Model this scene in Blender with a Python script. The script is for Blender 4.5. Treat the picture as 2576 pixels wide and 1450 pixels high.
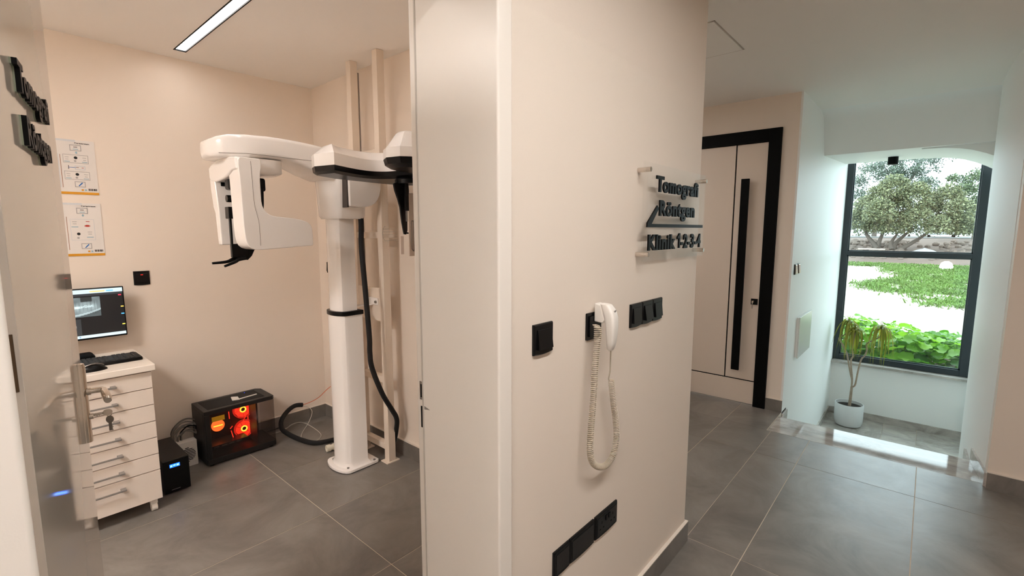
import bpy, bmesh, math, random
from mathutils import Vector, Matrix

# ------------------------------------------------------------------ scene, camera, world, exposure
for _o in list(bpy.data.objects):
    bpy.data.objects.remove(_o, do_unlink=True)
SC = bpy.context.scene
COL = SC.collection
PI = math.pi
random.seed(7)

IMG_W, FPX = 2576.0, 1200.0
PITCH = math.atan(145.0 / FPX)
YAW_X = math.atan(1056.0 / math.hypot(FPX, 145.0))      # angle from optical axis to world +X


def make_camera():
    cam = bpy.data.cameras.new('camera')
    cam.sensor_fit = 'HORIZONTAL'
    cam.sensor_width = 36.0
    cam.lens = 36.0 * FPX / IMG_W
    cam.clip_start = 0.02
    cam.clip_end = 500
    o = bpy.data.objects.new('camera', cam)
    COL.objects.link(o)
    # heading: rotate +X by YAW_X counter-clockwise -> forward direction in plan
    fx, fy = math.cos(YAW_X), math.sin(YAW_X)
    fwd = Vector((fx * math.cos(PITCH), fy * math.cos(PITCH), -math.sin(PITCH)))
    right = Vector((fy, -fx, 0.0))
    up = right.cross(fwd)
    m = Matrix((right, up, -fwd)).transposed().to_4x4()
    m.translation = (0, 0, 1.5)
    o.matrix_world = m
    SC.camera = o


make_camera()
vs = SC.view_settings
vs.view_transform = 'Standard'
vs.look = 'None'
vs.gamma = 1.0
vs.use_curve_mapping = False
vs.exposure = 0.45
SC.cycles.max_bounces = 16
SC.cycles.diffuse_bounces = 10
SC.cycles.transparent_max_bounces = 16

FILL_PANEL = 38.0        # added fill panel, out of view, that brightens the scan room
LED_SIDE = 48.0         # assumed strip, out of view in the side corridor, lights the far door
WORLD_STRENGTH = 4.3
wd = bpy.data.worlds.new('overcast_sky')
SC.world = wd
wd.use_nodes = True
_bg = wd.node_tree.nodes['Background']
_bg.inputs['Color'].default_value = (0.78, 0.92, 1.0, 1)
_bg.inputs['Strength'].default_value = WORLD_STRENGTH

# daylight portal in the stairwell window (guides sampling of the sky only)
_pl = bpy.data.lights.new('window_portal', 'AREA')
_pl.shape = 'RECTANGLE'
_pl.size, _pl.size_y = 2.0, 2.6
_pl.cycles.is_portal = True
_po = bpy.data.objects.new('window_portal', _pl)
_po.location = (7.16, -0.15, 1.25)
_po.rotation_euler = (PI / 2, 0, PI / 2)
COL.objects.link(_po)

LED_ROOM = 11.0         # emission of the room's ceiling strip
LED_HALL = 85.0         # emission of the hall's ceiling strip
WARM = (1.0, 0.94, 0.90)

# ------------------------------------------------------------------ small helpers


def lin(c):
    out = []
    for v in c[:3]:
        v = v / 255.0
        out.append(v / 12.92 if v <= 0.04045 else ((v + 0.055) / 1.055) ** 2.4)
    return tuple(out) + (1.0,)


MATS = {}


def mat(name, rgb, rough=0.5, metal=0.0, spec=0.5, coat=0.0, noise=None, bump=None, emis=None, sss=None):
    """rgb in sRGB 0-255; noise=(scale, amount[, stretch]); bump=(scale, strength)"""
    if name in MATS:
        return MATS[name]
    m = bpy.data.materials.new(name)
    m.use_nodes = True
    nt = m.node_tree
    b = nt.nodes['Principled BSDF']
    b.inputs['Base Color'].default_value = lin(rgb)
    b.inputs['Roughness'].default_value = rough
    b.inputs['Metallic'].default_value = metal
    b.inputs['Specular IOR Level'].default_value = spec
    if coat:
        b.inputs['Coat Weight'].default_value = coat
        b.inputs['Coat Roughness'].default_value = 0.04
    geo = None
    if noise or bump:
        geo = nt.nodes.new('ShaderNodeNewGeometry')
    if noise:
        mp = nt.nodes.new('ShaderNodeMapping')
        nt.links.new(geo.outputs['Position'], mp.inputs['Vector'])
        if len(noise) > 2:
            mp.inputs['Scale'].default_value = noise[2]
        n = nt.nodes.new('ShaderNodeTexNoise')
        n.inputs['Scale'].default_value = noise[0]
        n.inputs['Detail'].default_value = 6
        n.inputs['Roughness'].default_value = 0.62
        nt.links.new(mp.outputs[0], n.inputs['Vector'])
        r = nt.nodes.new('ShaderNodeMapRange')
        r.inputs['From Min'].default_value = 0.25
        r.inputs['From Max'].default_value = 0.75
        r.inputs['To Min'].default_value = 1 - noise[1]
        r.inputs['To Max'].default_value = 1 + noise[1]
        nt.links.new(n.outputs['Fac'], r.inputs['Value'])
        mx = nt.nodes.new('ShaderNodeVectorMath')
        mx.operation = 'SCALE'
        mx.inputs[0].default_value = lin(rgb)[:3]
        nt.links.new(r.outputs[0], mx.inputs['Scale'])
        nt.links.new(mx.outputs[0], b.inputs['Base Color'])
    if bump:
        n2 = nt.nodes.new('ShaderNodeTexNoise')
        n2.inputs['Scale'].default_value = bump[0]
        n2.inputs['Detail'].default_value = 3
        nt.links.new(geo.outputs['Position'], n2.inputs['Vector'])
        bp = nt.nodes.new('ShaderNodeBump')
        bp.inputs['Strength'].default_value = bump[1]
        bp.inputs['Distance'].default_value = 0.003
        nt.links.new(n2.outputs['Fac'], bp.inputs['Height'])
        nt.links.new(bp.outputs[0], b.inputs['Normal'])
    if emis:
        b.inputs['Emission Color'].default_value = lin(emis[0])
        b.inputs['Emission Strength'].default_value = emis[1]
    MATS[name] = m
    return m


def glass(name, tint=(1, 1, 1), refl=1.0, rough=0.0, milk=0.0, milk_rgb=(230, 235, 232), f0=0.04, f90=0.96):
    """thin pane: transparent with a Fresnel reflection, optionally a little milky"""
    if name in MATS:
        return MATS[name]
    m = bpy.data.materials.new(name)
    m.use_nodes = True
    nt = m.node_tree
    for n in list(nt.nodes):
        nt.nodes.remove(n)
    out = nt.nodes.new('ShaderNodeOutputMaterial')
    tr = nt.nodes.new('ShaderNodeBsdfTransparent')
    tr.inputs[0].default_value = (*tint, 1)
    gl = nt.nodes.new('ShaderNodeBsdfGlossy')
    gl.inputs['Roughness'].default_value = rough
    gl.inputs['Color'].default_value = (refl, refl, refl, 1)
    lw = nt.nodes.new('ShaderNodeLayerWeight')      # Schlick term from the facing ratio: alike on both faces of a thin pane
    lw.inputs['Blend'].default_value = 0.5
    pw = nt.nodes.new('ShaderNodeMath'); pw.operation = 'POWER'
    pw.inputs[1].default_value = 5.0
    nt.links.new(lw.outputs['Facing'], pw.inputs[0])
    fr = nt.nodes.new('ShaderNodeMath'); fr.operation = 'MULTIPLY_ADD'
    fr.inputs[1].default_value = f90
    fr.inputs[2].default_value = f0
    nt.links.new(pw.outputs[0], fr.inputs[0])
    mx = nt.nodes.new('ShaderNodeMixShader')
    nt.links.new(fr.outputs[0], mx.inputs[0])
    nt.links.new(gl.outputs[0], mx.inputs[2])
    base = tr.outputs[0]
    if milk:
        df = nt.nodes.new('ShaderNodeBsdfDiffuse')
        df.inputs[0].default_value = lin(milk_rgb)
        m2 = nt.nodes.new('ShaderNodeMixShader')
        m2.inputs[0].default_value = milk
        nt.links.new(tr.outputs[0], m2.inputs[1])
        nt.links.new(df.outputs[0], m2.inputs[2])
        base = m2.outputs[0]
    nt.links.new(base, mx.inputs[1])
    nt.links.new(mx.outputs[0], out.inputs[0])
    MATS[name] = m
    return m


def emit(name, rgb, strength):
    return mat(name, (10, 10, 10), 0.6, emis=(rgb, strength))


def thing(name, label, cat, loc=(0, 0, 0), rotz=0.0, group=None, kind=None):
    o = bpy.data.objects.new(name, None)
    o.empty_display_size = 0.05
    COL.objects.link(o)
    o.location = loc
    o.rotation_euler = (0, 0, rotz)
    tag(o, label, cat, group, kind)
    return o


def tag(o, label=None, cat=None, group=None, kind=None):
    if label:
        o['label'] = label
    if cat:
        o['category'] = cat
    if group:
        o['group'] = group
    if kind:
        o['kind'] = kind
    return o


def ring(poly, z):
    return [(p[0], p[1], z) for p in poly]


def rrect(x0, x1, y0, y1, r, n=4):
    pts = []
    for cx, cy, a0 in ((x1 - r, y1 - r, 0), (x0 + r, y1 - r, 90), (x0 + r, y0 + r, 180), (x1 - r, y0 + r, 270)):
        for i in range(n + 1):
            a = math.radians(a0 + 90.0 * i / n)
            pts.append((cx + r * math.cos(a), cy + r * math.sin(a)))
    return pts


def spline(pts, k=6):
    P = [Vector(p) for p in pts]
    out = []
    for i in range(len(P) - 1):
        p0 = P[max(i - 1, 0)]
        p1, p2 = P[i], P[i + 1]
        p3 = P[min(i + 2, len(P) - 1)]
        for j in range(k):
            t = j / k
            out.append(0.5 * ((2 * p1) + (p2 - p0) * t + (2 * p0 - 5 * p1 + 4 * p2 - p3) * t * t + (3 * p1 - p0 - 3 * p2 + p3) * t ** 3))
    out.append(P[-1])
    return out


class MB:
    def __init__(s):
        s.v, s.f, s.m = [], [], []

    def add(s, verts, faces, mi=0):
        o = len(s.v)
        s.v += [tuple(v) for v in verts]
        s.f += [tuple(i + o for i in f) for f in faces]
        s.m += [mi] * len(faces)
        return s

    def box(s, x0, x1, y0, y1, z0, z1, mi=0):
        v = [(x0, y0, z0), (x1, y0, z0), (x1, y1, z0), (x0, y1, z0), (x0, y0, z1), (x1, y0, z1), (x1, y1, z1), (x0, y1, z1)]
        return s.add(v, [(3, 2, 1, 0), (4, 5, 6, 7), (0, 1, 5, 4), (1, 2, 6, 5), (2, 3, 7, 6), (3, 0, 4, 7)], mi)

    def loft(s, rings, mi=0, cap0=True, cap1=True):
        n = len(rings[0])
        v = [p for r in rings for p in r]
        f = []
        for i in range(len(rings) - 1):
            for j in range(n):
                a, b = i * n + j, i * n + (j + 1) % n
                f.append((a, b, b + n, a + n))
        if cap0:
            f.append(tuple(reversed(range(n))))
        if cap1:
            k = (len(rings) - 1) * n
            f.append(tuple(range(k, k + n)))
        return s.add(v, f, mi)

    def prism(s, poly, z0, z1, mi=0):
        return s.loft([ring(poly, z0), ring(poly, z1)], mi)

    def extr(s, poly, axis, a0, a1, mi=0):
        """poly in the two other axes (in xyz order), extruded along axis"""
        def p3(p, a):
            return (a, p[0], p[1]) if axis == 'x' else ((p[0], a, p[1]) if axis == 'y' else (p[0], p[1], a))
        return s.loft([[p3(p, a0) for p in poly], [p3(p, a1) for p in poly]], mi)

    def cyl(s, p0, p1, r0, r1=None, n=16, mi=0):
        return s.tube([p0, p1], r0, n, mi, r1=r1)

    def tube(s, pts, r, n=8, mi=0, r1=None, radii=None):
        P = [Vector(p) for p in pts]
        m = len(P)
        T = []
        for i in range(m):
            t = P[min(i + 1, m - 1)] - P[max(i - 1, 0)]
            T.append(t.normalized() if t.length > 1e-9 else Vector((0, 0, 1)))
        u = T[0].orthogonal().normalized()
        rings = []
        for i in range(m):
            u = u - T[i] * u.dot(T[i])
            u = u.normalized() if u.length > 1e-6 else T[i].orthogonal().normalized()
            w = T[i].cross(u)
            rr = radii[i] if radii else (r if r1 is None else r + (r1 - r) * i / (m - 1))
            rings.append([P[i] + (u * math.cos(2 * PI * k / n) + w * math.sin(2 * PI * k / n)) * rr for k in range(n)])
        return s.loft(rings, mi)

    def lathe(s, prof, c, n=24, mi=0, cap=True):
        rings = [[(c[0] + r * math.cos(2 * PI * k / n), c[1] + r * math.sin(2 * PI * k / n), c[2] + z) for k in range(n)] for r, z in prof]
        return s.loft(rings, mi, cap, cap)

    def xf(s, M):
        s.v = [tuple(M @ Vector(v)) for v in s.v]
        return s

    def build(s, name, mats, parent=None, smooth=None, bevel=0.0, segs=2, local=False, kind=None, label=None):
        me = bpy.data.meshes.new(name)
        vv = s.v
        if parent is not None and not local:
            Mi = WM(parent).inverted()
            vv = [tuple(Mi @ Vector(v)) for v in vv]
        org = Vector((0, 0, 0))
        if parent is None and vv:
            xs = [v[0] for v in vv]; ys = [v[1] for v in vv]; zs = [v[2] for v in vv]
            org = Vector(((min(xs) + max(xs)) / 2, (min(ys) + max(ys)) / 2, min(zs)))
            vv = [tuple(Vector(v) - org) for v in vv]
        me.from_pydata(vv, [], s.f)
        bm = bmesh.new()
        bm.from_mesh(me)
        bmesh.ops.recalc_face_normals(bm, faces=bm.faces)
        bm.to_mesh(me)
        bm.free()
        ml = mats if isinstance(mats, (list, tuple)) else [mats]
        for m_ in ml:
            me.materials.append(m_)
        if len(ml) > 1:
            me.polygons.foreach_set('material_index', s.m)
        if smooth is not None or bevel:
            me.polygons.foreach_set('use_smooth', [True] * len(me.polygons))
            if not bevel:
                me.set_sharp_from_angle(angle=math.radians(smooth))
        me.update()
        o = bpy.data.objects.new(name, me)
        COL.objects.link(o)
        o.location = org
        if parent is not None:
            o.parent = parent
        if bevel:
            b = o.modifiers.new('bevel', 'BEVEL')
            b.width = bevel
            b.segments = segs
            b.limit_method = 'ANGLE'
            b.angle_limit = math.radians(35)
            b.harden_normals = True
        if kind:
            o['kind'] = kind
        if label:
            o['label'] = label
        return o


def WM(o):
    m = Matrix.LocRotScale(o.location, o.rotation_euler, o.scale)
    return WM(o.parent) @ m if o.parent else m


def B(x0, x1, y0, y1, z0, z1):
    return MB().box(x0, x1, y0, y1, z0, z1)


def text_mb(body, width, cap, depth, bold=0.0):
    """lettering as a mesh: x 0..width, y baseline 0..cap, z 0..depth"""
    cu = bpy.data.curves.new('txt', 'FONT')
    cu.body = body
    cu.size = 1.0
    cu.extrude = 0.5
    cu.offset = bold
    cu.space_character = 1.0 + bold * 3.0
    cu.resolution_u = 4
    o = bpy.data.objects.new('txt', cu)
    COL.objects.link(o)
    dg = bpy.context.evaluated_depsgraph_get()
    me = bpy.data.meshes.new_from_object(o.evaluated_get(dg))
    xs = [v.co.x for v in me.vertices]; ys = [v.co.y for v in me.vertices]
    x0, x1, y1 = min(xs), max(xs), 0.729 + bold
    mb = MB()
    mb.v = [((v.co.x - x0) / (x1 - x0) * width, v.co.y / y1 * cap, (v.co.z + 0.5) * depth) for v in me.vertices]
    mb.f = [tuple(p.vertices) for p in me.polygons]
    mb.m = [0] * len(mb.f)
    bpy.data.objects.remove(o, do_unlink=True)
    bpy.data.curves.remove(cu)
    bpy.data.meshes.remove(me)
    return mb


def sign_word(body, width, cap, depth, bold):
    """lettering with a tucked-in T and a flagged 1, which the plain font lacks"""
    if body[0] == 'T':
        mb = text_mb('T', width * 0.155, cap, depth, bold)
        r = text_mb(body[1:], width * 0.861, cap, depth, bold).xf(Matrix.Translation((width * 0.139, 0, 0)))
        return mb.add(r.v, r.f)
    if body.startswith('1-'):
        mb = MB()
        w, s_ = width * 0.115, cap / 0.058
        po = [(w - 0.012 * s_, 0), (w, 0), (w, cap), (w - 0.010 * s_, cap), (w - 0.017 * s_, cap * 0.86), (w - 0.028 * s_, cap * 0.76), (w - 0.028 * s_, cap * 0.60), (w - 0.012 * s_, cap * 0.70)]
        mb.extr(po, 'z', 0, depth)
        r = text_mb(body[1:], width * 0.855, cap, depth, bold).xf(Matrix.Translation((width * 0.145, 0, 0)))
        return mb.add(r.v, r.f)
    return text_mb(body, width, cap, depth, bold)


def frame_m(org, right, up):
    r, u = Vector(right).normalized(), Vector(up).normalized()
    n = r.cross(u)
    m = Matrix((r, u, n)).transposed().to_4x4()
    m.translation = org
    return m


def copy_tree(o, parent=None):
    c = o.copy()
    COL.objects.link(c)
    c.parent = parent
    for ch in list(o.children):
        copy_tree(ch, c)
    return c


# ------------------------------------------------------------------ materials
PAINT = mat('warm_wall_paint', (232, 221, 209), 0.55, spec=0.3, noise=(1.3, 0.015), bump=(220, 0.05))
NICHE = mat('white_wall_paint', (240, 241, 239), 0.5, spec=0.35, bump=(200, 0.04))
CEIL = mat('ceiling_paint', (242, 239, 235), 0.6, spec=0.2)
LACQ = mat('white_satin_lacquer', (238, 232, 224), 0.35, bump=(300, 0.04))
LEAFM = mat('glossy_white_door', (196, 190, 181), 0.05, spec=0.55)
CASTIN = mat('cast_plastic_white', (246, 243, 240), 0.2, coat=0.5)
WHITEP = mat('white_plastic', (232, 228, 222), 0.35)
BLACKP = mat('black_plastic', (7, 7, 7), 0.3, spec=0.25)
BLACKM = mat('black_matte', (4, 4, 4), 0.6, spec=0.12)
SWITCH = mat('anthracite_switch', (16, 16, 17), 0.24, spec=0.25)
CHROME = mat('polished_steel', (214, 206, 196), 0.12, metal=1.0)
STEEL = mat('brushed_steel', (150, 146, 142), 0.32, metal=1.0)
ALU = mat('grey_aluminium', (136, 132, 128), 0.38, metal=0.15)
BRONZE = mat('dark_bronze', (84, 66, 46), 0.4, metal=0.2)
CREAM = mat('cream_painted_steel', (230, 217, 202), 0.4)
PVC = mat('ivory_pvc', (228, 222, 205), 0.35)
GREYC = mat('grey_cable', (120, 116, 110), 0.5)
GROUT = mat('beige_grout', (206, 192, 174), 0.8)
CAULK = mat('white_caulk', (226, 217, 206), 0.5)
WHITE_PAPER = mat('poster_paper', (226, 222, 218), 0.35)
SOIL = mat('dark_soil', (38, 28, 22), 0.9, noise=(40, 0.3))
WINFR = mat('anthracite_window_frame', (38, 47, 52), 0.35)
ACRYL = glass('clear_acrylic', (0.992, 0.995, 0.992), 1.0, 0.0, milk=0.006, f0=0.025, f90=0.5)
CLEARP = glass('clear_plastic', (0.93, 0.92, 0.9), 1.0, 0.02, milk=0.12)
PANE = glass('window_glass', (0.93, 0.97, 0.96), 1.0, 0.0)
SMOKE = glass('smoked_glass', (0.80, 0.77, 0.76), 0.8, 0.02)
SIDEGL = glass('side_glass', (0.90, 0.88, 0.87), 0.9, 0.0)


def tile_material():
    m = bpy.data.materials.new('grey_concrete_tile')
    m.use_nodes = True
    nt = m.node_tree
    b = nt.nodes['Principled BSDF']
    geo = nt.nodes.new('ShaderNodeNewGeometry')
    inf = nt.nodes.new('ShaderNodeObjectInfo')
    off = nt.nodes.new('ShaderNodeVectorMath'); off.operation = 'SCALE'
    off.inputs[0].default_value = (37, 17, 5)
    nt.links.new(inf.outputs['Random'], off.inputs['Scale'])
    ad = nt.nodes.new('ShaderNodeVectorMath'); ad.operation = 'ADD'
    nt.links.new(geo.outputs['Position'], ad.inputs[0])
    nt.links.new(off.outputs[0], ad.inputs[1])
    n1 = nt.nodes.new('ShaderNodeTexNoise')
    n1.inputs['Scale'].default_value = 2.6
    n1.inputs['Detail'].default_value = 8
    n1.inputs['Roughness'].default_value = 0.66
    n1.inputs['Distortion'].default_value = 0.7
    nt.links.new(ad.outputs[0], n1.inputs['Vector'])
    cr = nt.nodes.new('ShaderNodeValToRGB')
    cr.color_ramp.elements[0].position = 0.30
    cr.color_ramp.elements[0].color = lin((103, 98, 93))
    cr.color_ramp.elements[1].position = 0.72
    cr.color_ramp.elements[1].color = lin((141, 136, 130))
    nt.links.new(n1.outputs['Fac'], cr.inputs['Fac'])
    nt.links.new(cr.outputs[0], b.inputs['Base Color'])
    n2 = nt.nodes.new('ShaderNodeTexNoise')
    n2.inputs['Scale'].default_value = 9
    n2.inputs['Detail'].default_value = 5
    nt.links.new(ad.outputs[0], n2.inputs['Vector'])
    mr = nt.nodes.new('ShaderNodeMapRange')
    mr.inputs['To Min'].default_value = 0.26
    mr.inputs['To Max'].default_value = 0.38
    nt.links.new(n2.outputs['Fac'], mr.inputs['Value'])
    nt.links.new(mr.outputs[0], b.inputs['Roughness'])
    b.inputs['Specular IOR Level'].default_value = 0.5
    return m


def marble_material():
    m = bpy.data.materials.new('grey_brown_marble')
    m.use_nodes = True
    nt = m.node_tree
    b = nt.nodes['Principled BSDF']
    geo = nt.nodes.new('ShaderNodeNewGeometry')
    inf = nt.nodes.new('ShaderNodeObjectInfo')
    off = nt.nodes.new('ShaderNodeVectorMath'); off.operation = 'SCALE'
    off.inputs[0].default_value = (11, 23, 5)
    nt.links.new(inf.outputs['Random'], off.inputs['Scale'])
    ad = nt.nodes.new('ShaderNodeVectorMath'); ad.operation = 'ADD'
    nt.links.new(geo.outputs['Position'], ad.inputs[0])
    nt.links.new(off.outputs[0], ad.inputs[1])
    mp = nt.nodes.new('ShaderNodeMapping')
    mp.inputs['Scale'].default_value = (1.5, 0.9, 1.5)
    nt.links.new(ad.outputs[0], mp.inputs['Vector'])
    n1 = nt.nodes.new('ShaderNodeTexNoise')
    n1.inputs['Scale'].default_value = 2.4
    n1.inputs['Detail'].default_value = 9
    n1.inputs['Roughness'].default_value = 0.7
    n1.inputs['Distortion'].default_value = 1.2
    nt.links.new(mp.outputs[0], n1.inputs['Vector'])
    cr = nt.nodes.new('ShaderNodeValToRGB')
    e = cr.color_ramp.elements
    e[0].position = 0.30; e[0].color = lin((126, 119, 112))
    e[1].position = 0.75; e[1].color = lin((212, 206, 198))
    k = e.new(0.5); k.color = lin((176, 170, 164))
    nt.links.new(n1.outputs['Fac'], cr.inputs['Fac'])
    nt.links.new(cr.outputs[0], b.inputs['Base Color'])
    b.inputs['Roughness'].default_value = 0.05
    return m


TILE = tile_material()
MARBLE = marble_material()

# ------------------------------------------------------------------ the room shell
ZC = 2.56                 # ceiling
YB = 3.615                # back wall of the scan room
XR = 1.83                 # right wall of the scan room
YS, YI = 0.79, 1.104      # sign wall: hall face and room face
XE = 2.172                # free end of the sign wall


def struct(mb, name, mats, label, cat, **k):
    o = mb.build(name, mats, **k)
    return tag(o, label, cat, kind='structure')


# floors: grout bed with single tiles on top ------------------------------------------------
floor = struct(MB().box(-2.1, 1.95, 1.0, 3.75, -0.06, -0.0015).box(-2.2, 3.87, -2.3, 1.0, -0.06, -0.0015)
               .box(2.1, 3.87, 1.0, 3.2, -0.06, -0.0015).box(3.87, 4.5, 0.82, 3.2, -0.06, -0.0015),
               'floor', GROUT, 'grey tiled floor with thin beige grout lines', 'floor')
_tile_cache = {}


def tiles(x0, x1, y0, y1, xo, yo, px, py, gap=0.0042):
    i0, i1 = math.floor((x0 - xo) / px), math.ceil((x1 - xo) / px)
    j0, j1 = math.floor((y0 - yo) / py), math.ceil((y1 - yo) / py)
    for i in range(i0, i1):
        for j in range(j0, j1):
            ax, bx = max(x0, xo + i * px + gap / 2), min(x1, xo + (i + 1) * px - gap / 2)
            ay, by = max(y0, yo + j * py + gap / 2), min(y1, yo + (j + 1) * py - gap / 2)
            if bx - ax < 0.01 or by - ay < 0.01:
                continue
            key = (round(bx - ax, 3), round(by - ay, 3))
            c = ((ax + bx) / 2, (ay + by) / 2, 0)
            if key not in _tile_cache:
                w, h = (bx - ax) / 2, (by - ay) / 2
                o = B(c[0] - w, c[0] + w, c[1] - h, c[1] + h, -0.012, 0).build('floor_tile', TILE, floor)
                # recentre so the mesh can be shared
                Mi = WM(floor).inverted()
                cl = Mi @ Vector(c)
                for v in o.data.vertices:
                    v.co -= cl
                o.location = cl
                _tile_cache[key] = o.data
            else:
                o = bpy.data.objects.new('floor_tile', _tile_cache[key])
                COL.objects.link(o)
                o.parent = floor
                o.location = WM(floor).inverted() @ Vector(c)


tiles(-2.0, 1.83, 1.118, 3.615, 1.142, 1.722, 1.2, 0.6)           # scan room
tiles(-2.1, 3.868, -2.2, 0.79, 2.212, -0.046, 1.2, 0.588)          # hall
tiles(XE, 3.868, 0.793, 3.1, 2.212, -0.046, 1.2, 0.588)
tiles(3.871, 4.34, 0.823, 3.1, 2.212, -0.046, 1.2, 0.588)
tiles(0.03, 0.83, 0.793, 1.115, 2.212, -0.046, 1.2, 0.588)

# ceiling ------------------------------------------------------------------------------------
CX0, CX1, CY0 = 0.914, 0.978, 1.45
_c = MB()
_c.box(-2.15, CX0, YI, 3.8, ZC, ZC + 0.12).box(CX1, 2.3, YI, 3.8, ZC, ZC + 0.12).box(CX0, CX1, 3.447, 3.8, ZC, ZC + 0.12).box(CX0, CX1, YI, CY0, ZC, ZC + 0.12)
_c.box(CX0, CX1, CY0, 3.447, ZC + 0.07, ZC + 0.12)
HX0, HX1, HY0, HY1 = -1.6, 1.6, -0.162, -0.098
_c.box(-2.3, HX0, -2.4, YI, ZC, ZC + 0.12).box(HX1, 5.1, -2.4, YI, ZC, ZC + 0.12).box(HX0, HX1, -2.4, HY0, ZC, ZC + 0.12).box(HX0, HX1, HY1, YI, ZC, ZC + 0.12).box(HX0, HX1, HY0, HY1, ZC + 0.07, ZC + 0.12)
_c.box(2.3, 5.1, YI, 3.3, ZC, ZC + 0.12)
ceiling = struct(_c, 'ceiling', CEIL, 'smooth off white plaster ceiling of hall and scan room', 'ceiling')

# walls --------------------------------------------------------------------------------------
DX0, DX1, DH = -0.01, 0.872, 2.22          # rough opening of the scan room door
struct(B(-2.15, 2.3, YB, YB + 0.15, -0.05, ZC + 0.1), 'wall_back', PAINT, 'warm beige back wall of the scan room with posters', 'wall')
struct(B(XR, XE, YI, YB, -0.05, ZC + 0.05), 'wall_right', PAINT, 'warm beige right wall behind the scanner frame', 'wall')
struct(B(-2.15, -2.0, YI, YB, -0.05, ZC + 0.05), 'wall_left', PAINT, 'beige left wall hidden behind the open door', 'wall')
struct(MB().box(DX1, XE, YS, YI, -0.05, ZC + 0.05).box(-2.2, DX0, YS, YI, -0.05, ZC + 0.05).box(DX0, DX1, YS, YI, DH, ZC + 0.05),
       'wall_front', PAINT, 'pale beige hall wall carrying the acrylic sign and switches', 'wall')
struct(MB().box(4.34, 4.5, 0.835, 0.947, -0.05, ZC + 0.05).box(4.34, 4.5, 2.13, 3.2, -0.05, ZC + 0.05).box(4.34, 4.5, 0.947, 2.13, 2.31, ZC + 0.05),
       'wall_far', PAINT, 'beige wall around the black framed far door', 'wall')
struct(B(2.1, 4.5, 3.1, 3.25, -0.05, ZC + 0.05), 'wall_corridor_end', PAINT, 'beige end wall of the side corridor', 'wall')
struct(B(3.81, 3.9, -2.3, -0.355, -0.05, ZC + 0.05), 'wall_hall_right', PAINT, 'beige wall at the right edge beside the stairwell', 'wall')
struct(B(-2.2, 3.9, -2.45, -2.3, -0.05, ZC + 0.05), 'wall_hall_back', PAINT, 'beige hall wall behind the viewer', 'wall')
struct(B(-2.35, -2.2, -2.45, YI, -0.05, ZC + 0.05), 'wall_hall_left', PAINT, 'beige hall wall left of the viewer', 'wall')

# stairwell ----------------------------------------------------------------------------------
XW = 7.08
ZL = -0.80
struct(MB().box(4.5, 7.3, 0.82, 1.0, ZL - 0.1, 2.8).box(4.34, 4.5, 0.82, 0.835, ZL - 0.1, ZC + 0.05), 'wall_stair_left', NICHE, 'white left wall of the stairwell lit by the window', 'wall')
_cw = [(3.905, -0.352), (4.1, -0.33), (4.35, -0.312), (4.65, -0.302), (5.0, -0.302), (5.3, -0.316), (5.6, -0.345), (5.9, -0.398), (6.2, -0.475), (6.5, -0.585), (6.8, -0.74), (7.07, -0.92)]
struct(MB().prism(_cw + [(7.07, -1.7), (3.905, -1.7)], ZL - 0.1, 2.8), 'wall_stair_right', NICHE, 'white curved right wall of the stairwell', 'wall', smooth=30)
struct(B(XW, 7.3, -1.7, 0.82, ZL - 0.1, -0.135), 'wall_window', NICHE, 'low white wall under the stairwell window', 'wall')
struct(B(5.1, 7.4, -1.75, 1.0, 2.78, 2.9), 'ceiling_stair_top', CEIL, 'slab closing the stairwell above the window', 'ceiling')
# sloping bulkhead and soffit, falling away at the right
_pf = [(5.1, ZC), (5.17, ZC - 0.006), (5.23, ZC - 0.03), (5.28, ZC - 0.08), (5.42, 2.2), (6.92, 2.275), (6.92, 2.78), (5.1, 2.78)]
struct(MB().extr(_pf, 'y', -1.7, 0.82), 'ceiling_soffit', NICHE, 'white sloping bulkhead and soffit above the stairs', 'ceiling', smooth=25)


def _drop(x, dz):
    pr = [(0.12, 2.19), (-0.02, 2.186), (-0.12, 2.172), (-0.20, 2.15), (-0.28, 2.117), (-0.36, 2.075), (-0.46, 2.01), (-0.6, 1.9), (-0.9, 1.7), (-0.9, 2.21), (0.12, 2.21)]
    return [(x, y, z + dz) for y, z in pr]


struct(MB().loft([_drop(5.50, 0.005), _drop(6.90, 0.078)]), 'ceiling_vault', NICHE, 'white curved drop of the soffit at the right', 'ceiling', smooth=30)

# stairs
stairs = thing('stairs', 'grey marble steps going down to the window landing', 'stairs', (4.2, 0.23, ZL), kind='structure')
B(3.871, 4.225, -0.357, 0.818, -0.03, 0.0).build('top_tread', MARBLE, stairs, bevel=0.002)
for i in range(1, 5):
    x0 = 4.2 + (i - 1) * 0.3
    z = -0.16 * i
    B(x0 - 0.02, x0 + 0.0, -1.2, 0.82, z, z + 0.13).build('riser', MARBLE, stairs)
    B(x0 - 0.02, x0 + 0.32, -1.2, 0.82, z - 0.03, z).build('tread', MARBLE, stairs)
B(5.38, 5.40, -1.2, 0.82, ZL, ZL + 0.13).build('riser', MARBLE, stairs)
B(5.38, 7.2, -1.3, 0.82, ZL - 0.06, ZL - 0.004).build('landing_bed', GROUT, stairs)
for i, (x0, x1, y0, y1) in enumerate(((5.4, 6.0, 0.25, 0.82), (5.4, 6.0, -1.2, 0.247), (6.002, 6.66, 0.25, 0.82), (6.002, 6.66, -0.05, 0.247), (6.002, 6.66, -1.2, -0.053),
                                      (6.662, 7.08, 0.25, 0.82), (6.662, 7.08, -0.05, 0.247), (6.662, 7.08, -1.2, -0.053))):
    B(x0, x1, y0, y1, ZL - 0.03, ZL).build('landing_tile', MARBLE, stairs)
B(5.4, 7.07, 0.806, 0.82, ZL, ZL + 0.08).build('skirting', MARBLE, stairs)
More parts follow.
